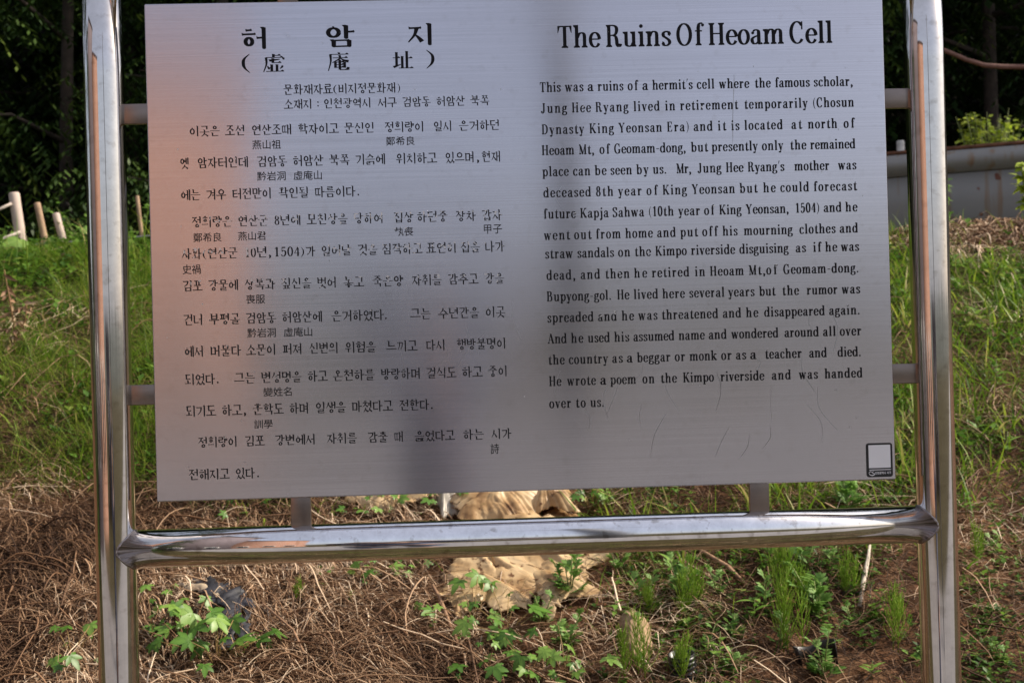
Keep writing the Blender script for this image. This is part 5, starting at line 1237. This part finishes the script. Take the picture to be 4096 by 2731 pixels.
broad_plant(-2.22, 5.30, .13, .22, 8, .062, 'round-leaved plant just left of the left post on the crest', 5)
broad_plant(-3.25, 5.25, .18, .10, 10, .055, 'round-leaved plant at the left edge on the crest', 9)
broad_plant(-1.78, 5.30, .13, .18, 7, .060, 'round-leaved plant between left post and plate on the crest', 12)

# ------------------------------------------------------------------ posts, rope, wire, barrier
M_wp = plain('painted_post', (0.50, 0.40, 0.34), 0.7, noise=(9, 0.12)); M_bam = plain('weathered_stake', (0.36, 0.24, 0.15), 0.75, noise=(18, 0.35), bump=0.3)
def post(name, b, t, r_, mat, label):
    m_ = MB(); b = Vector(b); t = Vector(t); k = t-b; n_ = k.normalized()
    m_.tube([tuple(b-k*0.5), tuple(b), tuple(b+k*.5), tuple(t-n_*r_*.25), tuple(t)], [r_, r_, r_*.98, r_*.97, r_*.82], 20)
    return tag(m_.build(name, mat, None, True), label, 'post', 'posts on the left crest')
post('fence_post', (-3.045, 6.2, 2.56), (-3.092, 6.2, 2.950), .036, M_wp, 'thick pale painted post leaning left at the far left edge')
post('fence_post', (-3.0, 6.5, 2.66), (-3.047, 6.5, 2.918), .023, M_bam, 'thinner brown wooden stake right of the pale post')
post('fence_post', (-2.90, 6.6, 2.62), (-2.955, 6.6, 2.855), .026, M_wp, 'short pale stump overgrown by weeds right of the brown stake')
post('fence_post', (-2.36, 6.6, 2.60), (-2.392, 6.6, 2.963), .014, M_bam, 'thin stake seen between the left post and the plate')
post('fence_post', (3.352, 7.6, 2.60), (3.349, 7.6, 3.392), .032, plain('pale_stub', (0.55, 0.53, 0.50), 0.7), 'small pale stub behind the steel barrier beside the plate edge')
M_rope = plain('rope_fibre', (0.55, 0.47, 0.40), 0.85, noise=(90, 0.3), bump=0.6); M_wire = plain('grey_wire', (0.30, 0.29, 0.31), 0.5, 0.6)
def line3(name, a, b, r_, sag, mat, label, cat):
    a = Vector(a); b = Vector(b); pts = [tuple(a.lerp(b, k/14)-Vector((0, 0, sag*4*(k/14)*(1-k/14)))) for k in range(15)]
    m_ = MB(); m_.tube(pts, r_, 8); return tag(m_.build(name, mat, None, True), label, cat)
line3('rope', (-3.094, 6.165, 2.875), (-4.2, 6.0, 2.40), .010, .02, M_rope, 'pale rope running left from the middle of the painted post', 'rope')
line3('rope', (-3.04, 6.16, 2.685), (-4.2, 5.8, 2.27), .010, .02, M_rope, 'pale rope running left from the foot of the painted post', 'rope')
line3('wire', (-4.2, 6.1, 2.55), (-1.2, 6.1, 2.70), .0065, .02, M_wire, 'grey wire strung level across the weeds on the left crest', 'wire')
# rusty steel barrier on the right
mt, nt, p = mat_new('rusty_painted_steel')
tc = N(nt, 'ShaderNodeTexCoord'); mp = N(nt, 'ShaderNodeMapping'); mp.inputs['Scale'].default_value = (9, 9, 0.9); nt.links.new(tc.outputs['Object'], mp.inputs['Vector'])
nz = N(nt, 'ShaderNodeTexNoise'); nz.inputs['Scale'].default_value = 1.6; nz.inputs['Detail'].default_value = 6; nt.links.new(mp.outputs[0], nz.inputs['Vector'])
r = ramp(nt, [(0.56, (0.215, 0.21, 0.20)), (0.66, (0.20, 0.155, 0.115)), (0.80, (0.20, 0.075, 0.03))]); nt.links.new(nz.outputs['Fac'], r.inputs[0])
n2 = N(nt, 'ShaderNodeTexNoise'); n2.inputs['Scale'].default_value = 5.5; n2.inputs['Detail'].default_value = 3; nt.links.new(tc.outputs['Object'], n2.inputs['Vector'])
r2_ = ramp(nt, [(0.655, (0, 0, 0)), (0.675, (1, 1, 1))]); nt.links.new(n2.outputs['Fac'], r2_.inputs[0])
mx = N(nt, 'ShaderNodeMixRGB'); mx.inputs[2].default_value = (0.13, 0.045, 0.022, 1); nt.links.new(r2_.outputs[0], mx.inputs[0]); nt.links.new(r.outputs[0], mx.inputs[1])
nt.links.new(mx.outputs[0], p.inputs['Base Color']); p.inputs['Roughness'].default_value = 0.55
M_rust = mt; M_rustd = plain('rust', (0.13, 0.055, 0.03), 0.85, noise=(20, 0.5), bump=0.4)
bar = thing('steel_barrier', 'grey painted steel barrier with a rolled rusty top edge on the right crest', 'barrier', (3.023, 7.0, 3.206), math.atan2(-0.4, 0.858))
def extr(prof, x0, x1, name, mat):
    V = []; F = []; n = len(prof); K = 24
    for k in range(K+1):
        x = x0+(x1-x0)*k/K; V += [(x, y, z) for y, z in prof]
    for k in range(K):
        for i in range(n-1): F.append((k*n+i, (k+1)*n+i, (k+1)*n+i+1, k*n+i+1))
    o = mk(name, V, F, mat, bar, smooth=True); s_ = o.modifiers.new('thickness', 'SOLIDIFY'); s_.thickness = .006; return o
roll = [(-.02, -.022)]+[(-.02-.055*math.sin(math.pi*k/14), -.022-.165*k/14) for k in range(15)]
extr(roll, -1.3, 3.2, 'rolled_lip', M_rust)
extr([(-.015, -.188), (-.012, -.4), (-.012, -1.0)], -1.3, 3.2, 'panel', M_rust)
m_ = MB(); m_.box((-1.3, -.030, -.022), (3.2, .05, .004)); m_.build('rusty_edge', M_rustd, bar)
line3('branch', (3.55, 7.5, 4.13), (3.995, 7.5, 3.95), .019, .02, plain('bare_branch', (0.17, 0.085, 0.065), .8, noise=(30, .3)), 'bare purplish branch bending in from behind the right post', 'branch')
b_ = bpy.data.objects[[o.name for o in bpy.data.objects if o.name.startswith('branch') and 'label' in o.keys()][0]]
me = b_.data
m_ = MB(); m_.tube([(3.45, 7.5, 4.17), (3.69, 7.5, 4.075), (3.86, 7.5, 4.0), (3.995, 7.5, 3.955), (4.15, 7.5, 3.94), (4.5, 7.5, 3.93), (5.0, 7.5, 3.90)], [.017, .018, .018, .019, .02, .021, .022], 10)
o2 = m_.build('branch_shape', me.materials[0], None, True); b_.data = o2.data; bpy.data.objects.remove(o2)
def bush(name, x, y, z0, h, rad, n, mat, label, seed, leaf=.05, group=None):
    R_ = random.Random(seed); root = thing(name, label, 'plant', (x, y, z0), 0, group); lb = LB(); st = MB()
    for k in range(max(4, n//26)):
        a = R_.uniform(0, 6.28); q = R_.uniform(.2, 1)*rad; H = h*R_.uniform(.55, 1.05)
        tip = Vector((math.cos(a)*q, math.sin(a)*q*.6, H)); st.tube([(tip.x*.2, tip.y*.2, -.1), tuple(tip*.55), tuple(tip)], [.007, .005, .002], 5)
        for j in range(26):
            t_ = R_.uniform(.25, 1); o_ = tip*t_+Vector((R_.uniform(-1, 1), R_.uniform(-1, 1), R_.uniform(-1, 1)))*rad*.10
            b2 = R_.uniform(0, 6.28); el = R_.uniform(-.3, .9); d = Vector((math.cos(b2)*math.cos(el), math.sin(b2)*math.cos(el), math.sin(el)))
            lb.lobe(o_, d, Vector((.3, -.5, 1)), leaf*R_.uniform(.6, 1.2), leaf*.55, R_.uniform(.2, 1), .15, .3, (.1, .8, 1., .6, 0.))
    lb.build('foliage', mat, root); st.build('stem', M_stemg, root, True, attrs={'tint': [.5]*st.n})
bush('shrub', 3.80, 6.98, 2.60, 0.86, .27, 2200, M_leafy, 'bright yellow-green bush behind the steel barrier', 4)
bush('shrub', 4.22, 6.95, 2.6, 0.80, .10, 104, M_leafy, 'small leafy shoot behind the barrier at the right edge', 6)
bush('shrub', 3.22, 6.35, 2.5, 0.62, .10, 130, M_leaf, 'slim leafy weed between the plate and the right post, before the barrier', 8)
bush('shrub', 3.30, 5.3, 2.5, 0.42, .10, 52, M_leafy, 'young weed with yellowish leaves before the barrier by the straw heap', 10, .075)
bush('shrub', -2.72, 6.7, 2.5, 0.40, .30, 330, M_leaf, 'dark leafy weeds around the stump and stakes on the left crest', 12)
bush('shrub', -2.15, 6.5, 2.5, 0.42, .22, 260, M_leaf, 'weeds on the left crest beside the left post', 14)
bush('shrub', -1.80, 6.7, 2.5, 0.55, .25, 280, M_leaf, 'weeds on the crest between the left post and the plate', 16)
bush('shrub', -3.4, 6.6, 2.5, 0.36, .25, 210, M_leaf, 'weeds at the left edge behind the ropes', 18)

# ------------------------------------------------------------------ trees
M_tleaf = tinted('tree_leaf', [(0.0, (0.010, 0.022, 0.007)), (0.5, (0.026, 0.055, 0.012)), (0.85, (0.075, 0.125, 0.025)), (1.0, (0.20, 0.26, 0.05))], 0.5, spec=0.2, trans=0.15)  # top stops lifted so some sprays look sunlit, sun patches put into the colour
M_bark = plain('bark', (0.035, 0.026, 0.02), 0.95, noise=(14, 0.45), bump=0.8)
def leaf_cloud(R, cen, n, spread, leaf, droop):
    """n drooping compound sprays: each a short rachis with leaflets on both sides"""
    k = 9
    ci = R.integers(0, len(cen), n); o = cen[ci]+R.normal(0, 1, (n, 3))*spread
    a = R.uniform(0, 2*np.pi, n); L = R.uniform(.16, .34, n)*leaf/.08
    out = np.stack([np.cos(a), np.sin(a), -R.uniform(0.0, droop, n)], -1); out /= np.linalg.norm(out, axis=1, keepdims=True)
    sd = np.stack([-np.sin(a), np.cos(a), np.zeros(n)], -1)
    t = np.linspace(.1, 1, k)
    P = o[:, None]+out[:, None]*(L[:, None]*t)[..., None]; P[..., 2] -= (t**2)[None]*L[:, None]*.45
    sg = np.where(np.arange(k) % 2 == 0, 1, -1)[None, :, None]
    d = out[:, None]*.55+sd[:, None]*sg*.9+np.array([0, 0, -.55])+R.normal(0, .18, (n, k, 3)); d /= np.linalg.norm(d, axis=-1, keepdims=True)
    ll = leaf*R.uniform(.7, 1.25, (n, k))[..., None]
    nn = np.cross(d, np.array([0.1, 0.2, 1.0])); nn /= np.linalg.norm(nn, axis=-1, keepdims=True)+1e-9
    w = leaf*.32
    V = np.stack([P, P+d*ll*.45-nn*w*.5, P+d*ll, P+d*ll*.45+nn*w*.5], 2)
    F = np.arange(n*k*4).reshape(-1, 4)
    return V.reshape(-1, 3), F, np.repeat(np.clip(R.uniform(0, .75, n)+R.uniform(0, .25, n), 0, 1), k*4)
def tree(x, y, h, rad, n, label, seed, leaf=.085, base=None, low=0.18, vis=True):
    R = np.random.default_rng(seed); z = float(base_z(y)) if base is None else base
    root = thing('tree', label, 'tree', (x, y, z), 0, 'trees of the dark wood behind the bank')
    t = MB(); lx = R.uniform(-.4, .4)
    tr = [(lx*q*q*2, R.uniform(-.05, .05), h*q*.92) for q in np.linspace(0, 1, 8)]; tr[0] = (0, 0, -.3)
    t.tube(tr, [.075*h/9*(1-.85*q) for q in np.linspace(0, 1, 8)], 10)
    cen = []
    for k in range(20):
        q = low+(1-low)*(k+R.uniform(0, 1))/20; a = R.uniform(0, 6.28); r_ = rad*(1.05-.75*max(0, q-.35))*R.uniform(.6, 1.0)
        b = Vector((lx*q*q*2, 0, h*q*.92)); e = b+Vector((math.cos(a)*r_, math.sin(a)*r_, R.uniform(-.25, .45)*rad*.5))
        t.tube([tuple(b), tuple(b.lerp(e, .5)+Vector((0, 0, .12))), tuple(e)], [.03*h/9, .018*h/9, .006], 5)
        for j in range(5):
            cen.append(tuple(b.lerp(e, .35+.16*j)))
    V, F, T = leaf_cloud(R, np.array(cen), n, rad*.13, leaf, 1.0)
    t.build('trunk', M_bark, root, True)
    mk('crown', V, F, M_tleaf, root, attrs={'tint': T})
TL = [
 (-4.6, 9.6, 9.5, 1.9, 900, 'dark tree at the far left edge of the wood, behind the painted post'),
 (-3.35, 8.0, 7.5, 1.25, 900, 'tree with drooping pale-tipped leaves left of the left post'),
 (-2.05, 8.3, 8, 1.2, 900, 'dark tree showing between the left post and the plate'),
 (-0.6, 10.2, 10, 2.0, 500, 'dark tree behind the left half of the plate'),
 (1.0, 10.6, 10, 2.0, 500, 'dark tree behind the English half of the plate'),
 (2.7, 10.2, 10, 1.9, 650, 'dark tree beyond the right edge of the plate'),
 (3.7, 9.3, 9.0, 1.5, 850, 'dark tree right of the right post above the yellow-green bush'),
 (5.3, 10.4, 10, 1.9, 850, 'dark tree at the far right edge above the bare branch'),
 (-5.9, 11.2, 10, 2.2, 420, 'dark tree deep in the wood at the far left'),
 (-3.9, 12.0, 11, 2.2, 420, 'dark trunk deep in the wood behind the drooping tree'),
 (6.9, 11.4, 11, 2.3, 420, 'dark tree deep in the wood at the far right'),
 (-6.6, 3.2, 8, 1.9, 420, 'tree beyond the left edge of the photo on the bank, mirrored in the left post'),
 (-7.4, 0.2, 8, 2.0, 420, 'tree left of the sign by the road, mirrored in the left post'),
 (-6.8, 6.2, 9, 1.9, 420, 'tree at the left end of the wood, mirrored in the left post'),
]
for i, (x, y, h, rad, n, lab) in enumerate(TL): tree(x, y, h, rad, int(n*1.7), lab, 100+i, low=0.03, leaf=.085 if i < 11 else .2)
R = np.random.default_rng(77)
cen = np.stack([R.uniform(-13, 13, 1500), R.uniform(11.0, 17, 1500), R.uniform(0, 1, 1500)], -1)
cen[:, 2] = base_z(cen[:, 1])+cen[:, 2]*4.5
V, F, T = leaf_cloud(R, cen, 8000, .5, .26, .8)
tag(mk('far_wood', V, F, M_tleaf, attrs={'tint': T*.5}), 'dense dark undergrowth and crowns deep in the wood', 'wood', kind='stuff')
# unseen leaf layer added over the wood to block sun and sky from it
cen = np.stack([R.uniform(-9, 12, 700), R.uniform(8.2, 13, 700), R.uniform(6.8, 11.5, 700)], -1)
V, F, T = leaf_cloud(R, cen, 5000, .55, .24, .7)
tag(mk('shade_canopy', V, F, M_tleaf, attrs={'tint': T*.6}), 'unseen leaf layer added above the frame to shade the wood', 'wood', kind='stuff')

# ------------------------------------------------------------------ what the steel reflects: a brick house, hills, the photographer
M_bk, nt, p = mat_new('orange_brick')
tc = N(nt, 'ShaderNodeTexCoord'); bt = N(nt, 'ShaderNodeTexBrick'); bt.inputs['Color1'].default_value = (0.40, 0.20, 0.135, 1); bt.inputs['Color2'].default_value = (0.34, 0.165, 0.11, 1); bt.inputs['Mortar'].default_value = (0.40, 0.34, 0.30, 1); bt.inputs['Scale'].default_value = 4.5
mp = N(nt, 'ShaderNodeMapping'); mp.inputs['Rotation'].default_value = (math.pi/2, 0, 0); nt.links.new(tc.outputs['Object'], mp.inputs['Vector']); nt.links.new(mp.outputs[0], bt.inputs['Vector']); nt.links.new(bt.outputs[0], p.inputs['Base Color']); p.inputs['Roughness'].default_value = .85
house = thing('brick_house', 'orange brick house behind the photographer, mirrored in the steel', 'house', (-12.25, -13.6, float(base_z(-13.0))-.1), math.radians(-48))
w_, d_, hh = 4.6, 4.2, 9.4
V = [(-w_, -d_, 0), (w_, -d_, 0), (w_, d_, 0), (-w_, d_, 0), (-w_, -d_, hh), (w_, -d_, hh), (w_, d_, hh), (-w_, d_, hh), (-w_, 0, hh+1.9), (w_, 0, hh+1.9)]
mk('wall', V, [(0, 1, 5, 4), (1, 2, 6, 9, 5), (2, 3, 7, 6), (3, 0, 4, 8, 7)], M_bk, house)
m_ = MB()
for sg in (-1, 1):
    m_.add([(-w_-.3, sg*(d_+.35), hh-.2), (w_+.3, sg*(d_+.35), hh-.2), (w_+.3, 0, hh+2.0), (-w_-.3, 0, hh+2.0), (-w_-.3, sg*(d_+.35), hh-.06), (w_+.3, sg*(d_+.35), hh-.06), (w_+.3, 0, hh+2.14), (-w_-.3, 0, hh+2.14)],
           [(0, 1, 2, 3), (4, 7, 6, 5), (0, 4, 5, 1), (1, 5, 6, 2), (3, 7, 4, 0)])
m_.build('roof', plain('roof_slate', (0.10, 0.09, 0.10), .7), house)
M_fr = plain('window_frame_white', (.7, .7, .68), .5); M_gl = plain('window_glass', (.02, .025, .03), .06, spec=.8)
for (x, z) in ((-2.4, 1.0), (.4, 1.0), (2.7, 1.0)):
    m_ = MB(); m_.box((x-.65, d_, z), (x+.65, d_+.06, z+1.4)); f_ = m_.build('window', M_fr, house)
    m_ = MB(); m_.box((x-.57, d_+.055, z+.08), (x+.57, d_+.068, z+1.32)); m_.build('pane', M_gl, f_)
m_ = MB(); m_.box((w_, -.5, 0), (w_+.06, .5, 2.1)); m_.build('door', plain('door_grey', (.2, .2, .22), .5), house)
# grey rendered house beside it, a store shed and a power pole
def plain_house(name, label, loc, rz, w_, d_, hh, col, cat='house'):
    h_ = thing(name, label, cat, loc, rz)
    m_ = MB(); m_.box((-w_, -d_, 0), (w_, d_, hh)); m_.build('wall', plain(name+'_render', col, .85, noise=(3, .15)), h_)
    m_ = MB(); m_.box((-w_-.3, -d_-.3, hh+.003), (w_+.3, d_+.3, hh+.25)); m_.build('roof', plain(name+'_roof', (.09, .085, .09), .7), h_)
    for x in (-w_*.5, w_*.45):
        m_ = MB(); m_.box((x-.6, d_, 1.0), (x+.6, d_+.05, 2.2)); f_ = m_.build('window', M_fr, h_)
        m_ = MB(); m_.box((x-.52, d_+.045, 1.08), (x+.52, d_+.06, 2.12)); m_.build('pane', M_gl, f_)
plain_house('rendered_house', 'grey rendered house left of the brick house, mirrored in the steel', (-13.5, -4.6, float(base_z(-4.6))-.1), math.radians(-72), 3.2, 3.0, 12.0, (.15, .125, .14))
plain_house('store_shed', 'low dark shed right of the brick house, mirrored in the steel', (-1.9, -19, float(base_z(-19))-.1), math.radians(-8), 2.6, 2.0, 3.0, (.12, .105, .12), 'shed')
pole = MB(); pole.tube([(.80, -6.4, -1), (.80, -6.4, 4), (.80, -6.4, 8.5)], [.17, .155, .13], 16); pole.tube([(.2, -6.4, 7.9), (1.5, -6.4, 7.9)], .05, 8)
tag(pole.build('power_pole', plain('pole_concrete', (.15, .155, .17), .8), None, True), 'grey concrete power pole behind the photographer, mirrored in the plate', 'pole')
# distant hills
V = []; F = []; K = 120
for k in range(K+1):
    a = math.radians(-100+200*k/K); d = Vector((math.sin(a), -math.cos(a), 0))
    hh2 = 7+9*abs(float(fbm(k*.09, 2.2, 5, 4)))*2
    for r_, z_ in ((150, -4), (175, hh2*.6-2), (215, hh2), (300, hh2*.9)): V.append((d.x*r_, d.y*r_, z_))
for k in range(K):
    for j in range(3): F.append((k*4+j, (k+1)*4+j, (k+1)*4+j+1, k*4+j+1))
tag(mk('hills', V, F, plain('hill_woods', (0.075, 0.085, 0.075), .95, noise=(.08, .4)), smooth=True), None, None, kind='structure')

def skin(name, verts, edges, radii, mat, parent, sub=2):
    me = bpy.data.meshes.new(name); me.from_pydata(verts, edges, []); o = bpy.data.objects.new(name, me); C.objects.link(o); o.parent = parent
    me.materials.append(mat)
    o.modifiers.new('skin', 'SKIN'); sv = me.skin_vertices[0].data
    for i, r_ in enumerate(radii): sv[i].radius = (r_, r_) if not hasattr(r_, '__len__') else r_
    sv[0].use_root = True
    s_ = o.modifiers.new('smooth', 'SUBSURF'); s_.levels = sub; s_.render_levels = sub
    return o
GY = -2.30
per = thing('person', 'person in navy jacket and dark trousers holding both hands up behind the camera', 'person', (-0.38, GY, float(base_z(GY))))
M_skin = plain('skin', (0.50, 0.32, 0.24), .5, noise=(30, .08)); M_jac = plain('navy_cloth', (0.11, 0.13, 0.21), .8, noise=(40, .3)); M_tro = plain('dark_trousers', (0.12, 0.135, 0.20), .85, noise=(40, .3)); M_hair = plain('black_hair', (0.012, 0.011, 0.011), .5)
bv = [(0, 0, .92), (0, .0, 1.1), (0, .01, 1.30), (0, .0, 1.40), (0, .02, 1.46), (0, .045, 1.55), (0, .04, 1.61)]; be = [(0, 1), (1, 2), (2, 3), (3, 4), (4, 5), (5, 6)]; br_ = [.13, .12, .13, .07, .052, .082, .06]
for sg in (-1, 1):
    n = len(bv); bv += [(sg*.17, 0, 1.35), (sg*.25, .10, 1.40), (sg*.20, .17, 1.58), (sg*.12, .21, 1.72), (sg*.085, .215, 1.79)]; be += [(3, n), (n, n+1), (n+1, n+2), (n+2, n+3), (n+3, n+4)]; br_ += [.058, .045, .038, .026, .036]
    hb_ = n+4
    for k, (dx, l) in enumerate(((-.028, .05), (-.010, .062), (.010, .058), (.028, .045))):
        n2 = len(bv); bx = sg*.085+dx; bv += [(bx, .225, 1.815), (bx-sg*.012, .235, 1.815+l*.6), (bx-sg*.03, .243, 1.815+l*.7)]; be += [(hb_, n2), (n2, n2+1), (n2+1, n2+2)]; br_ += [.010, .0085, .007]
    n2 = len(bv); bv += [(sg*.085-sg*.045, .215, 1.79), (sg*.085-sg*.062, .225, 1.81)]; be += [(hb_, n2), (n2, n2+1)]; br_ += [.011, .009]
    n = len(bv); bv += [(sg*.09, 0, .84), (sg*.10, .02, .48), (sg*.10, -.01, .09), (sg*.11, .12, .035)]; be += [(0, n), (n, n+1), (n+1, n+2), (n+2, n+3)]; br_ += [.085, .058, .042, .04]
skin('body', bv, be, br_, M_skin, per)
jv = [(0, 0, .88), (0, 0, 1.08), (0, .01, 1.28), (0, 0, 1.385)]; je = [(0, 1), (1, 2), (2, 3)]; jr = [.165, .155, .165, .085]
for sg in (-1, 1):
    n = len(jv); jv += [(sg*.175, 0, 1.352), (sg*.252, .10, 1.40), (sg*.203, .168, 1.575), (sg*.135, .20, 1.69)]; je += [(3, n), (n, n+1), (n+1, n+2), (n+2, n+3)]; jr += [.078, .064, .054, .045]
skin('jacket', jv, je, jr, M_jac, per)
tv = [(0, 0, .93)]; te = []; tr_ = [.15]
for sg in (-1, 1):
    n = len(tv); tv += [(sg*.092, 0, .82), (sg*.10, .02, .48), (sg*.10, -.01, .10)]; te += [(0, n), (n, n+1), (n+1, n+2)]; tr_ += [.105, .08, .068]
skin('trousers', tv, te, tr_, M_tro, per)
skin('hair', [(0, .0, 1.60), (0, .02, 1.645), (0, .06, 1.635)], [(0, 1), (1, 2)], [.086, .07, .05], M_hair, per)
